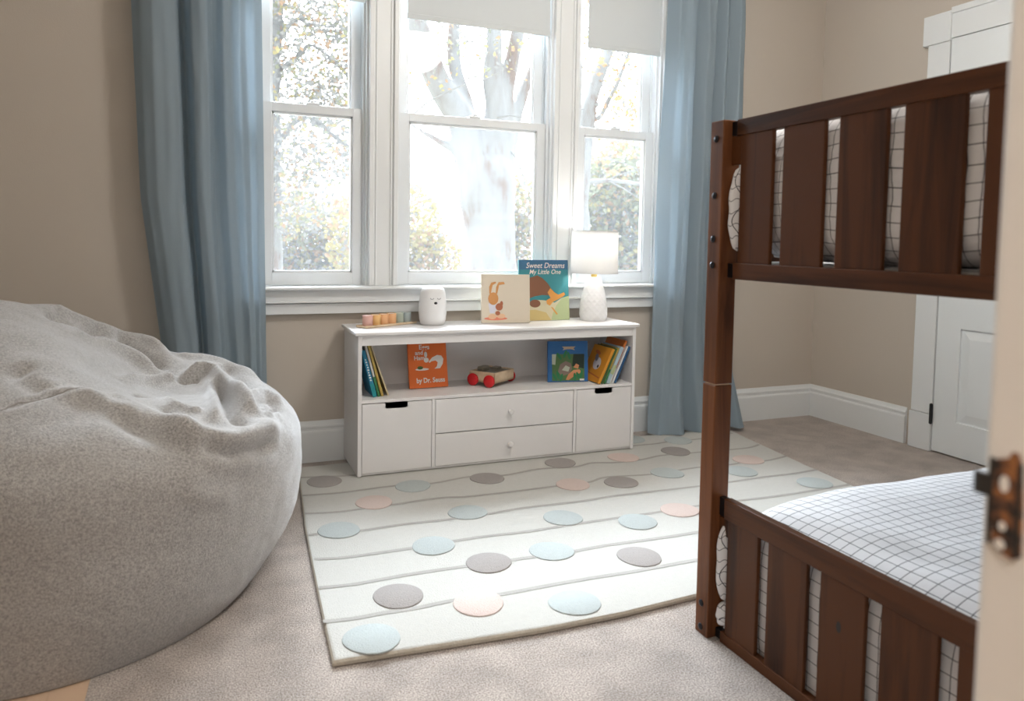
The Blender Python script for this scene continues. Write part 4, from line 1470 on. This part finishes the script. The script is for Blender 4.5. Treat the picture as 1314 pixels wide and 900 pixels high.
CUPS = [((0.72, 0.43, 0.37), 'pink stacking cup nearest the front end of the wooden tray', 'pink cup'),
        ((0.82, 0.50, 0.20), 'amber stacking cup beside the pink one on the tray', 'amber cup'),
        ((0.84, 0.47, 0.24), 'orange stacking cup third along the wooden tray', 'orange cup'),
        ((0.86, 0.50, 0.26), 'light orange stacking cup next to the sage one on the tray', 'light orange cup'),
        ((0.46, 0.53, 0.46), 'sage green stacking cup second from the far end of the tray', 'sage cup'),
        ((0.42, 0.49, 0.50), 'grey blue stacking cup at the far end of the tray', 'grey blue cup')]
for k, (c, lab, nm) in enumerate(CUPS):
    p = t0 + tu * (0.036 + 0.0435 * k)
    zc = TZ + 0.0072
    cup = thing('stacking_cup', (p.x, p.y, zc), lab, 'cup', 'cups on the wooden tray')
    m = flat(nm, c, 0.55)
    bm = BM()
    lathe(bm, [(0.0200, zc), (0.0214, zc + 0.002), (0.0216, zc + 0.038), (0.0216, zc + 0.043), (0.0200, zc + 0.044), (0.0180, zc + 0.012), (0.001, zc + 0.010)], (p.x, p.y, 0), 30)
    obj('body', bm, m, cup, smooth=True)
    bm = BM()
    lathe(bm, [(0.0190, zc + 0.030), (0.0193, zc + 0.0405), (0.016, zc + 0.0425), (0.001, zc + 0.0428)], (p.x, p.y, 0), 30)
    obj('lid', bm, flat('pale cup lid', (0.78, 0.72, 0.68)), cup, smooth=True, label='pale inset lid')

# white night light with a sleeping face
nx, ny = 0.913, 3.062
nl = thing('night_light', (nx, ny, TZ), 'small white night light with a sleeping animal face on the cabinet top', 'night light')
bm = BM()
prof = [(0.046, TZ), (0.053, TZ + 0.006), (0.0575, TZ + 0.025), (0.0605, TZ + 0.055), (0.0600, TZ + 0.085), (0.0565, TZ + 0.120), (0.0535, TZ + 0.142),
        (0.049, TZ + 0.155), (0.038, TZ + 0.1625), (0.018, TZ + 0.166), (0.001, TZ + 0.1665)]
lathe(bm, prof, (nx, ny, 0), 48)
obj('body', bm, M['lampwhite'], nl, smooth='all')
face = math.atan2(-0.93, -0.06)


def on_light(a, z):
    r = np.interp(z - TZ, [p[1] - TZ for p in prof], [p[0] for p in prof])
    return Vector((nx + r * math.cos(face + a), ny + r * math.sin(face + a), z))


bm = BM()
c = on_light(0.0, TZ + 0.098)
t = BM()
bmesh.ops.create_uvsphere(t, u_segments=16, v_segments=10, radius=1.0)
join(bm, t, Matrix.Translation(c) @ Matrix.Diagonal((0.0075, 0.005, 0.0055, 1)))
obj('nose', bm, M['black'], nl, smooth='all', label='black nose')
for s in (-1, 1):
    bm = BM()
    tube(bm, [on_light(s * 0.27 + a, TZ + 0.116 + dz) for a, dz in ((-0.14, 0.003), (-0.09, -0.0005), (0, -0.002), (0.09, -0.0005), (0.14, 0.003))], 0.0013, 6)
    obj('eye', bm, flat('grey ink', (0.22, 0.22, 0.23)), nl, smooth=True, label='grey closed eye line')
bm = BM()
lathe(bm, [(0.043, TZ - 0.0002), (0.043, TZ + 0.003)], (nx, ny, 0), 32)
obj('base', bm, flat('grey rubber', (0.45, 0.45, 0.45)), nl, smooth=True)

# table lamp
lx, ly = 1.702, 3.055
lp = thing('table_lamp', (lx, ly, TZ), 'lit white table lamp with a drum shade at the right end of the cabinet top', 'lamp')
bm = BM()
prof = [(0.060, TZ), (0.064, TZ + 0.004), (0.067, TZ + 0.03), (0.066, TZ + 0.06), (0.060, TZ + 0.10), (0.051, TZ + 0.14), (0.041, TZ + 0.175), (0.034, TZ + 0.198), (0.030, TZ + 0.204), (0.012, TZ + 0.206)]
# faceted body: alternate rings turned by half a step
seg = 14
rings = []
fine = []
for k in range(15):
    h = TZ + 0.204 * k / 14
    fine.append((float(np.interp(h, [p[1] for p in prof], [p[0] for p in prof])), h))
for q, (r, h) in enumerate(fine):
    rings.append([bm.verts.new((lx + r * math.cos(2 * PI * (i + 0.5 * (q % 2)) / seg), ly + r * math.sin(2 * PI * (i + 0.5 * (q % 2)) / seg), h)) for i in range(seg)])
for q, (a, b) in enumerate(zip(rings, rings[1:])):
    for i in range(seg):
        j = (i + 1) % seg
        if q % 2 == 0:
            bm.faces.new((a[i], a[j], b[i]))
            bm.faces.new((a[j], b[j], b[i]))
        else:
            bm.faces.new((a[i], a[j], b[j]))
            bm.faces.new((a[i], b[j], b[i]))
bm.faces.new(list(reversed(rings[0])))
bm.faces.new(rings[-1])
obj('base', bm, M['lampwhite'], lp)
bm = BM()
lathe(bm, [(0.014, TZ + 0.203), (0.014, TZ + 0.222), (0.011, TZ + 0.226), (0.011, TZ + 0.255)], (lx, ly, 0), 20)
obj('neck', bm, M['brass'], lp, smooth=True, label='brass neck')
bm = BM()
s0, s1, sr = TZ + 0.2235, TZ + 0.420, 0.1115
for r, flip in ((sr, 0), (sr - 0.002, 1)):
    ra = [bm.verts.new((lx + r * math.cos(2 * PI * i / 48), ly + r * math.sin(2 * PI * i / 48), s0)) for i in range(48)]
    rb = [bm.verts.new((lx + r * 0.985 * math.cos(2 * PI * i / 48), ly + r * 0.985 * math.sin(2 * PI * i / 48), s1)) for i in range(48)]
    for i in range(48):
        j = (i + 1) % 48
        bm.faces.new((ra[i], ra[j], rb[j], rb[i]) if not flip else (ra[i], rb[i], rb[j], ra[j]))
shade = obj('shade', bm, M['lshade'], lp, smooth=True, recalc=False)
for z, k in ((s0 + 0.002, 1.0), (s1 - 0.002, 0.985)):
    bm = BM()
    lathe(bm, [(sr * k + 0.0008, z - 0.003), (sr * k + 0.0008, z + 0.003), (sr * k - 0.003, z + 0.003), (sr * k - 0.003, z - 0.003), (sr * k + 0.0008, z - 0.003)], (lx, ly, 0), 48, cap=False)
    obj('shade_trim', bm, M['lampwhite'], shade, smooth=True)
bm = BM()
tube(bm, [(lx - sr + 0.003, ly, s1 - 0.01), (lx - 0.012, ly, s1 - 0.05)], 0.0015, 6)
tube(bm, [(lx + sr - 0.003, ly, s1 - 0.01), (lx + 0.012, ly, s1 - 0.05)], 0.0015, 6)
tube(bm, [(lx, ly + sr - 0.003, s1 - 0.01), (lx, ly + 0.012, s1 - 0.05)], 0.0015, 6)
lathe(bm, [(0.013, s1 - 0.053), (0.013, s1 - 0.047)], (lx, ly, 0), 16)
tube(bm, [(lx + 0.012, ly, s1 - 0.05), (lx + 0.02, ly, TZ + 0.25), (lx + 0.008, ly, TZ + 0.235)], 0.0015, 6)
obj('shade_fitter', bm, M['brass'], lp)
bm = BM()
lathe(bm, [(0.011, TZ + 0.253), (0.013, TZ + 0.262), (0.024, TZ + 0.285), (0.028, TZ + 0.305), (0.022, TZ + 0.328), (0.008, TZ + 0.338)], (lx, ly, 0), 20)
obj('bulb', bm, emit('lit bulb', (1.0, 0.92, 0.80), 8.0), lp, smooth='all', label='lit bulb')
lamp('table_lamp_light', 'POINT', (lx, ly, TZ + 0.36), 1.8, (1.0, 0.98, 0.95), 0.03)

# ------------------------------------------------------------------ bunk bed
bed = thing('bunk_bed', (1.16, 0.976, 0), 'dark stained wooden bunk bed with slatted end panels beside the doorway', 'bunk bed')
YF, YN = 1.433, 0.519          # inner faces of the far and near post of the end panel
XP0, XP1 = 1.137, 1.187


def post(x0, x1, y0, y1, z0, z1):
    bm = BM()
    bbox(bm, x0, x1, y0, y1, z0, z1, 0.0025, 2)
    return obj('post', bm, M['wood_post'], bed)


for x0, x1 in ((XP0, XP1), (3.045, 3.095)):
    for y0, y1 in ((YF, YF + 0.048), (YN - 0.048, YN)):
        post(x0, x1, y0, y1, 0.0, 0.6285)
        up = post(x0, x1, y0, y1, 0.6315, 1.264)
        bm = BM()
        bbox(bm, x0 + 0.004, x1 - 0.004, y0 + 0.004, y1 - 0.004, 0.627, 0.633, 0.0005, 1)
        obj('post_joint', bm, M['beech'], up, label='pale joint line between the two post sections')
SLATS = [(1.295, 1.399), (1.148, 1.263), (1.001, 1.112), (0.851, 0.966), (0.700, 0.815), (0.553, 0.667)]
for xr in (1.158, 3.052):
    for z0, z1 in ((1.224, 1.262), (0.887, 0.926), (0.306, 0.356), (0.0, 0.027)):
        bm = BM()
        bbox(bm, xr, xr + 0.022, YN + 0.021, YF - 0.021, z0, z1, 0.002, 2)
        r = obj('end_rail', bm, M['wood_y'], bed)
        for y0, y1 in ((YF - 0.022, YF + 0.001), (YN - 0.001, YN + 0.022)):
            bm = BM()
            bbox(bm, xr + 0.004, xr + 0.020, y0, y1, z0 + 0.003, z1 - 0.002, 0.0005, 1)
            obj('rail_bracket', bm, M['bolt'], r, label='dark bracket between rail and post')
    for z0, z1 in ((0.925, 1.225), (0.026, 0.307)):
        for y0, y1 in SLATS:
            bm = BM()
            bbox(bm, xr + 0.003, xr + 0.013, y0, y1, z0, z1, 0.002, 2)
            if z0 < 0.5 and y0 == 1.001 and xr < 2:      # a dark knot in this board
                poly(bm, [(xr + 0.0027, 1.061 + 0.0060 * math.cos(a), 0.214 + 0.0115 * math.sin(a)) for a in [2 * PI * k / 18 for k in range(18)]], 1)
            obj('slat', bm, [M['wood_z'], flat('wood knot', (0.012, 0.006, 0.004))], bed)
for xr in (1.163, 3.057):
    for y0, y1 in ((YF - 0.035, YF + 0.001), (YN - 0.001, YN + 0.035)):
        for z0, z1 in ((1.158, 1.2245), (0.262, 0.3065)):
            bm = BM()
            bbox(bm, xr, xr + 0.012, y0, y1, z0, z1, 0.001, 1)
            obj('corner_filler', bm, M['wood_z'], bed)
for z in (1.221, 1.086, 0.982, 0.919, 0.079, 0.019):
    for yc in (YF + 0.026, YN - 0.026):
        bm = BM()
        lathe(bm, [(0.0005, XP0 - 0.0045), (0.0055, XP0 - 0.0038), (0.0082, XP0 - 0.0018), (0.0088, XP0 + 0.0005)], (0, yc, z), 16, axis='x')
        obj('bolt', bm, M['bolt'], bed, smooth='all', label='dark round bolt head')
for yc in (YF + 0.008, YN - 0.030):
    for nm, z0, z1, x1 in (('side_rail', 0.05, 0.165, 3.05), ('side_rail', 0.897, 0.965, 3.05), ('guard_rail', 1.208, 1.250, 3.05), ('guard_rail', 1.09, 1.125, 3.05)):
        bm = BM()
        bbox(bm, 1.186, x1, yc, yc + 0.022, z0, z1, 0.002, 2)
        obj(nm, bm, M['wood_x'], bed)
for zb in (0.048, 0.897):
    for k in range(10):
        x = 1.25 + 0.19 * k
        bm = BM()
        bbox(bm, x, x + 0.07, YN - 0.009, YF + 0.009, zb, zb + 0.007, 0.001, 1)
        obj('support_slat', bm, M['wood_y'], bed)


def with_uv(bm, rows, uvs, closed=False):
    lay = bm.loops.layers.uv.new('UVMap')
    for j in range(len(rows) - 1):
        for i in range(len(rows[0]) - 1):
            ids = ((j, i), (j, i + 1), (j + 1, i + 1), (j + 1, i))
            f = bm.faces.new([rows[a][b] for a, b in ids])
            for lp_, (a, b) in zip(f.loops, ids):
                lp_[lay].uv = uvs[a][b]


def mattress(z0, z1, label, x0=1.205, bev=0.025):
    bm = BM()
    bbox(bm, x0, 3.03, 0.545, 1.405, z0, z1, bev, 4)
    return obj('mattress', bm, flat('mattress ticking', (0.62, 0.61, 0.60), 0.9), smooth=True, label=label, cat='mattress', loc=(2.1, 0.976, z0), group='mattresses')


mattress(0.056, 0.27, 'white mattress of the lower bunk, under the grid quilt')
mattress(0.905, 0.930, 'white mattress of the upper bunk, behind the end panel', 1.195, 0.008)


def bulge(bm, zc, rz, ry=0.0145, rx=0.027, yc=1.4163, xc=1.174):
    """cloth swelling out through the slot between the post and the first slat"""
    lay = bm.loops.layers.uv.active
    n, k = 26, 28
    g = []
    for i in range(n + 1):
        t = -1 + 2 * i / n
        row = []
        for j in range(k):
            a = 2 * PI * j / k
            c = max(0.0, 1 - abs(t) ** 2.6) ** 0.5
            wob = 1 + 0.22 * mnoise.noise((t * 2.3, zc * 7, 1.0))
            row.append(bm.verts.new((xc - rx * c * math.cos(a) * wob, yc + ry * c * math.sin(a), zc + rz * t)))
        g.append(row)
    for i in range(n):
        for j in range(k):
            ids = ((i, j), (i, (j + 1) % k), (i + 1, (j + 1) % k), (i + 1, j))
            f = bm.faces.new([g[p][q] for p, q in ids])
            for l_, (p, q) in zip(f.loops, ids):
                qq = q if not (j == k - 1 and q == 0) else k
                l_[lay].uv = (3.0 + 0.09 * qq / k + 0.008 * math.sin(p * 0.5), g[p][q % k].co.z + 0.004 * math.sin(qq))


def quilt():
    """grid quilt over the lower mattress, hanging down inside the end panel and over the far side"""
    def path(pts, n):
        p = smooth_path(pts, 10)
        L = [0]
        for a, b in zip(p, p[1:]):
            L.append(L[-1] + math.dist(a, b))
        s = np.linspace(0, L[-1], n)
        return [tuple(np.interp(v, L, [q[k] for q in p]) for k in range(2)) for v in s], s
    # (distance along the bed, height factor 0..1)
    ux, us = path([(1.181, 0.02), (1.179, 0.18), (1.179, 0.45), (1.181, 0.70), (1.200, 0.85), (1.25, 0.94), (1.34, 0.985), (1.5, 1.0), (1.8, 1.0), (2.4, 1.0), (3.03, 1.0)], 260)
    vy, vs_ = path([(1.424, 0.10), (1.424, 0.40), (1.421, 0.66), (1.411, 0.83), (1.385, 0.945), (1.33, 0.985), (1.2, 1.0), (0.95, 1.0), (0.70, 1.0), (0.58, 0.985), (0.545, 0.90), (0.533, 0.70), (0.530, 0.40), (0.530, 0.1)], 200)
    # true lengths for the printed grid: heights are scaled by the quilt thickness
    H = 0.357
    def arc(p):
        L = [0.0]
        for a, b in zip(p, p[1:]):
            L.append(L[-1] + math.hypot(b[0] - a[0], (b[1] - a[1]) * H))
        return L
    au, av = arc(ux), arc(vy)
    bm = BM()
    rows, uvs = [], []
    for i, (x, fx) in enumerate(ux):
        r, q = [], []
        for j, (y, fy) in enumerate(vy):
            z = 0.006 + H * (fx * fy) ** 1.0
            top = min(fx, fy)
            n = mnoise.noise((x * 4, y * 4, 1.7)) * 0.010 + mnoise.noise((x * 11, y * 11, 5.0)) * 0.004
            z += n * max(0, top - 0.6) * 2.0
            # slight swell toward the middle of the bed
            z += 0.012 * fx * fy * math.sin(min(1, max(0, (x - 1.2) / 1.8)) * PI) * (0.3 + 0.7 * math.sin(PI * (y - 0.53) / 0.9))
            # soft folds of the hanging end
            hang = max(0, 1 - fx)
            xx = x + hang * (0.004 * mnoise.noise((y * 9, z * 6, 2.2)) + 0.003 * mnoise.noise((y * 26, z * 22, 8)) + 0.004)
            hv = max(0, 1 - fy)
            yy = y + hv * 0.004 * mnoise.noise((x * 8, z * 8, 4.4))
            r.append(bm.verts.new((xx, yy, z)))
            w = 0.004 * mnoise.noise((x * 5, y * 5, 9.0))
            q.append((au[i] + w + 0.01, av[j] + 0.5 * w + 0.012))
        rows.append(r)
        uvs.append(q)
    with_uv(bm, rows, uvs)
    bulge(bm, 0.195, 0.098)
    bulge(bm, 0.066, 0.030, rx=0.024)
    t = thing('quilt', (2.1, 0.976, 0.30), 'white quilt with a thin black grid covering the lower bunk', 'quilt')
    obj('cloth', bm, M['grid'], t, smooth='all')


quilt()


def pillow(yc, zc, hy, hz, x0, x1, label):
    """pillow standing on edge against the end panel; flat where the slats press it"""
    bm = BM()
    t = thing('pillow', ((x0 + x1) / 2, yc, zc - hz), label, 'pillow')
    n = 110
    xm = (x0 + x1) / 2
    for side in (0, 1):
        rows, uvs = [], []
        for i in range(n + 1):
            r, q = [], []
            for j in range(n + 1):
                u, v = -1 + 2 * i / n, -1 + 2 * j / n
                # square to rounded square
                y, z = u * (1 - 0.10 * v * v), v * (1 - 0.06 * u * u)
                e = (1 - abs(u) ** 3.2) * (1 - abs(v) ** 3.2)
                th_ = max(e, 0) ** 0.42
                edge = max(abs(u), abs(v))
                wr = 0.006 * mnoise.noise((u * 3, v * 3, 3.3 + side)) + 0.003 * mnoise.noise((u * 9, v * 8, 7 + side))
                if side == 0:
                    x = xm - (xm - x0) * min(th_ * 1.12, 1.0) + abs(wr) * 0.8 * th_
                else:
                    x = xm + (x1 - xm) * th_ + wr * th_
                zz = zc + hz * z + 0.006 * mnoise.noise((u * 2.0, 0, 1)) * max(0, v)
                r.append(bm.verts.new((x, yc + hy * y, zz)))
                w = 0.006 * mnoise.noise((u * 2.5, v * 2.5, 6.1))
                q.append((hy * u + w + 5.0, hz * v + 5.0 + 0.5 * w + 0.02 * mnoise.noise((u * 1.4, v, 2))))
            rows.append(r)
            uvs.append(q)
        if side == 0:
            with_uv(bm, rows, uvs)
        else:
            lay = bm.loops.layers.uv.active
            for j in range(n):
                for i in range(n):
                    ids = ((j, i), (j + 1, i), (j + 1, i + 1), (j, i + 1))
                    f = bm.faces.new([rows[a][b] for a, b in ids])
                    for lp_, (a, b) in zip(f.loops, ids):
                        lp_[lay].uv = uvs[a][b]
    bmesh.ops.remove_doubles(bm, verts=bm.verts[:], dist=0.0004)
    bulge(bm, 1.053, 0.100)
    obj('pillowcase', bm, M['grid'], t, smooth='all')
    bm = BM()
    pts = []
    for k in range(81):
        a = 2 * PI * k / 80
        # around the rim of the pillow
        m = max(abs(math.cos(a)), abs(math.sin(a)))
        u, v = math.cos(a) / m, math.sin(a) / m
        pts.append((xm, yc + hy * u * (1 - 0.10 * v * v) * 1.002, zc + hz * v * (1 - 0.06 * u * u) * 1.002))
    tube(bm, pts, 0.0022, 6)
    obj('piping', bm, flat('white piping', (0.80, 0.79, 0.80)), t, smooth=True)


pillow(1.010, 1.094, 0.412, 0.161, 1.1745, 1.34, 'white grid pillow standing against the upper end panel')

# ------------------------------------------------------------------ outside the windows
bm = BM()
n = 40
g = [[bm.verts.new((-14 + 44 * i / n, 3.7 + 34 * (j / n) ** 1.3, -0.75 + 0.12 * mnoise.noise((i * 0.3, j * 0.3, 0)))) for i in range(n + 1)] for j in range(n + 1)]
for j in range(n):
    for i in range(n):
        bm.faces.new((g[j][i], g[j][i + 1], g[j + 1][i + 1], g[j + 1][i]))
obj('ground_outside', bm, M['lawn'], kind='structure', smooth='all', label='lawn under the trees')


def leaves(bm, centers, count, size, mis, rnd, squash=0.8):
    """many small bent leaves inside ellipsoids (centre, radius)"""
    vols = [r[0] * r[1] * r[2] if hasattr(r, '__len__') else r ** 3 for c, r in centers]
    tot = sum(vols)
    for (c, r), v in zip(centers, vols):
        for _ in range(int(count * v / tot)):
            while True:
                d = Vector((rnd.uniform(-1, 1), rnd.uniform(-1, 1), rnd.uniform(-1, 1)))
                if d.length <= 1:
                    break
            rr = r if hasattr(r, '__len__') else (r, r, r * squash)
            p = Vector(c) + Vector((d.x * rr[0], d.y * rr[1], d.z * rr[2]))
            e = Euler((rnd.uniform(0, 6.3), rnd.uniform(0, 6.3), rnd.uniform(0, 6.3))).to_matrix()
            s = size * rnd.uniform(0.6, 1.4)
            q = [Vector((0, -s, 0)), Vector((s * 0.62, 0, s * 0.15)), Vector((0, s, 0)), Vector((-s * 0.62, 0, s * 0.15))]
            vs = [bm.verts.new(p + e @ k) for k in q]
            mi = rnd.choice(mis)
            bm.faces.new((vs[0], vs[1], vs[2])).material_index = mi
            bm.faces.new((vs[0], vs[2], vs[3])).material_index = mi


LEAVES = [M['leaf_y'], M['leaf_o'], M['leaf_g'], M['leaf_d']]


def tree(name, label, base, limbs, clumps, count, size, mis, seed, twigs=0, bark='bark', group='trees outside the windows', fuse=False):
    rnd = random.Random(seed)
    t = thing(name, base, label, 'tree', group)
    tb = BM() if fuse else None
    for k, l in enumerate(limbs):
        bm = tb if fuse else BM()
        pts = smooth_path([p[:3] for p in l], 6)
        rad = [q[0] for q in smooth_path([(p[3], 0) for p in l], 6)]
        tube(bm, pts, rad, 14)
        for v in ([] if fuse else bm.verts):
            f = 0.05 * mnoise.noise(v.co * 2.2)
            v.co.x += f
            v.co.z += f * 0.4
        if not fuse:
            obj('trunk' if k == 0 else 'limb', bm, M[bark], t, smooth='all')
    if fuse:
        for v in tb.verts:
            f = 0.06 * mnoise.noise(v.co * 1.8)
            v.co.x += f
            v.co.z += f * 0.4
        tr = obj('trunk', tb, M[bark], t, smooth='all')
        md = tr.modifiers.new('grown together', 'REMESH')
        md.mode = 'VOXEL'
        md.voxel_size = 0.045
        md.use_smooth_shade = True
        sm_ = tr.modifiers.new('soft', 'SMOOTH')
        sm_.iterations = 6
    if twigs:
        bm = BM()
        for _ in range(twigs):
            l = rnd.choice(limbs[1:] or limbs)
            p = l[rnd.randrange(len(l))]
            p = Vector(p[:3])
            d = Vector((rnd.uniform(-1, 1), rnd.uniform(-0.6, 0.6), rnd.uniform(-0.5, 1))).normalized()
            pts = [p]
            for s in range(5):
                d = (d + Vector((rnd.uniform(-.35, .35), rnd.uniform(-.35, .35), rnd.uniform(-.4, .25)))).normalized()
                pts.append(pts[-1] + d * rnd.uniform(0.15, 0.4))
            tube(bm, pts, [0.016, 0.013, 0.010, 0.008, 0.006, 0.004], 5)
        obj('twigs', bm, M['leaf_d'], t, kind='stuff')
    if count:
        bm = BM()
        leaves(bm, clumps, count, size, mis, rnd)
        obj('foliage', bm, LEAVES, t, kind='stuff', recalc=False)
    return t


T1 = [[(3.45,9.00,-0.85,0.46),(3.45,9.00,-0.17,0.420),(3.44,9.00,0.65,0.380),(3.42,9.00,1.26,0.350),(3.37,9.00,1.71,0.380),(3.36,9.00,2.01,0.30)],
      [(3.21,9.00,1.75,0.230),(3.09,9.00,2.34,0.200),(2.86,9.00,2.72,0.180),(2.61,9.00,3.18,0.170),(2.37,9.00,3.67,0.160),(2.14,9.00,4.16,0.140),(1.9,9.1,5.0,0.1)],
      [(3.23,9.05,1.84,0.150),(3.14,9.05,2.40,0.120),(3.06,9.10,2.93,0.100),(3.00,9.15,3.41,0.095),(2.98,9.2,3.90,0.090),(2.93,9.2,4.37,0.075),(2.9,9.3,5.2,0.05)],
      [(3.37,8.95,1.75,0.180),(3.47,8.95,2.32,0.170),(3.46,8.9,2.87,0.150),(3.43,8.9,3.46,0.120),(3.39,8.85,3.95,0.100),(3.33,8.8,4.43,0.080),(3.3,8.8,5.3,0.05)],
      [(3.52,9.00,1.70,0.200),(3.61,9.00,2.28,0.150),(3.65,9.00,2.79,0.120),(3.74,9.00,3.35,0.100),(3.82,9.00,3.81,0.090),(3.91,9.00,4.42,0.075),(4.0,9.0,5.2,0.05)],
      [(3.62,9.05,1.65,0.150),(3.79,9.1,2.39,0.090),(3.90,9.1,2.81,0.080),(4.05,9.15,3.23,0.070),(4.23,9.2,3.65,0.060),(4.37,9.2,4.08,0.050),(4.6,9.3,4.8,0.03)],
      [(2.94,9.00,2.14,0.070),(2.71,9.00,2.22,0.050),(2.50,9.00,2.30,0.040),(2.32,9.00,2.44,0.035),(2.15,9.00,2.66,0.025)]]
tree('plane_tree', 'large pale barked tree with a forked trunk outside the middle window', (3.45, 9.0, -0.8), T1,
     [((2.35, 8.8, 2.9), 0.5), ((3.1, 8.6, 3.6), 0.8), ((2.0, 8.8, 4.0), 0.7), ((3.6, 8.7, 4.2), 0.7), ((4.3, 9.0, 3.0), 0.5), ((2.6, 9, 5.2), 1.0), ((4.2, 9.2, 5), 0.9)],
     2600, 0.035, [0, 1, 3, 3, 2], 21, 26, fuse=True)
T2 = [[(6.35,12.00,-0.8,0.2),(6.35,12.00,0.69,0.173),(6.37,12.00,1.83,0.160),(6.45,12.00,3.10,0.147),(6.63,12.00,3.89,0.120),(6.88,12.00,4.52,0.107),(7.10,12.00,5.28,0.087)],
      [(6.52,12.00,3.25,0.047),(6.73,12.00,3.27,0.040),(7.04,12.00,3.86,0.040),(7.28,12.00,4.38,0.033),(7.43,12.00,4.90,0.027)],
      [(6.47,12.00,2.05,0.053),(6.93,12.00,2.11,0.040),(7.78,12.00,2.06,0.033)]]
tree('street_tree', 'slim leaning tree with orange leaves outside the window above the lamp', (6.35, 12, -0.8), T2,
     [((7.5, 12, 4.0), (0.9, 0.8, 0.7)), ((7.4, 11.8, 3.2), (0.9, 0.8, 0.6)), ((6.4, 11.6, 4.4), (0.4, 0.5, 0.5)), ((6.9, 12, 5.2), (1.0, 0.8, 0.6))], 1300, 0.05, [1, 1, 0, 3], 5, 14)
T3 = [[(1.2, 14.5, -0.85, 0.2), (1.2, 14.5, -0.744, 0.161), (1.2, 14.5, 1.023, 0.145), (1.186, 14.5, 2.921, 0.121), (1.2, 14.5, 3.791, 0.113), (1.239, 14.5, 4.648, 0.113), (1.292, 14.5, 5.794, 0.096)],
      [(1.2, 14.5, 4.002, 0.049), (1.595, 14.5, 4.331, 0.041), (1.911, 14.5, 4.608, 0.032), (2.478, 14.5, 4.173, 0.032), (2.702, 14.5, 3.62, 0.024)],
      [(1.226, 14.5, 4.503, 0.041), (1.595, 14.5, 5.056, 0.041), (2.03, 14.5, 4.885, 0.032), (2.768, 14.5, 5.043, 0.024)],
      [(1.2, 14.5, 2.631, 0.057), (1.74, 14.5, 3.25, 0.049), (2.333, 14.5, 2.921, 0.041), (2.781, 14.5, 2.578, 0.032)]]
tree('street_tree', 'slender tree full of small leaves outside the window beside the left curtain', (1.2, 14.5, -0.8), T3,
     [((1.98, 14.5, 4.44), (1.45, 1.0, 1.19)), ((2.11, 14.3, 2.99), (1.32, 1.0, 1.05)), ((1.19, 14.5, 5.75), (1.45, 1.0, 0.92)), ((3.03, 14.7, 5.23), (0.92, 0.8, 1.05)), ((1.32, 14.1, 1.8), (0.92, 0.8, 0.92))],
     9500, 0.052, [3, 3, 3, 3, 2, 0, 1], 8, 60)
SHRUBS = [
    ('yellow leafed shrub to the left of the big forked tree', [((2.76, 11.9, 0.9), (1.0, 0.8, 1.1)), ((3.25, 12.1, 0.35), (1.05, 0.8, 0.85)), ((2.6, 11.9, -0.05), (0.95, 0.7, 0.75))], 9000, 0.05, [0, 0, 0, 1, 3]),
    ('low yellow green shrub to the right of the big forked tree', [((5.60, 13.7, 0.47), (0.8, 0.5, 1.15)), ((5.80, 13.7, 1.56), (0.65, 0.45, 0.75))], 4500, 0.05, [0, 0, 2, 1, 3]),
    ('wide olive tree crown seen behind the lamp', [((8.6, 15, 1.6), (1.4, 1.2, 1.4)), ((9.6, 15.4, 2.3), (1.3, 1.0, 1.2)), ((8.4, 14.6, 0.2), (1.5, 1.0, 1.0)), ((9.8, 15.0, 0.3), (1.2, 1.0, 1.0))], 12000, 0.075, [2, 2, 0, 2, 3, 1]),
    ('pale brown shrub low in the window beside the left curtain', [((1.5, 17.9, 0.9), (1.35, 0.8, 1.35)), ((2.98, 18.3, 0.75), (1.35, 0.8, 1.2)), ((2.24, 17.9, -0.2), (2.1, 0.8, 0.9))], 9000, 0.07, [3, 0, 1, 2, 3]),
]
for k, (lab, cl, cnt, sz, mis) in enumerate(SHRUBS):
    rnd = random.Random(40 + k)
    bx = sum(c[0][0] for c in cl) / len(cl)
    by = sum(c[0][1] for c in cl) / len(cl)
    t = thing('shrub', (bx, by, -0.75), lab, 'shrub', 'shrubs outside the windows')
    bm = BM()
    for _ in range(7):
        c = rnd.choice(cl)[0]
        x, y = bx + rnd.uniform(-.15, .15), by + rnd.uniform(-.1, .1)
        tube(bm, [(x, y, -0.8), ((x + c[0]) / 2 + rnd.uniform(-.2, .2), (y + c[1]) / 2, (c[2] - 0.6) / 2), (c[0] + rnd.uniform(-.3, .3), c[1], c[2] + 0.3)], [0.05, 0.035, 0.012], 6)
    obj('stems', bm, M['bark'], t, smooth='all')
    bm = BM()
    leaves(bm, cl, cnt, sz, mis, rnd)
    obj('foliage', bm, LEAVES, t, kind='stuff', recalc=False)
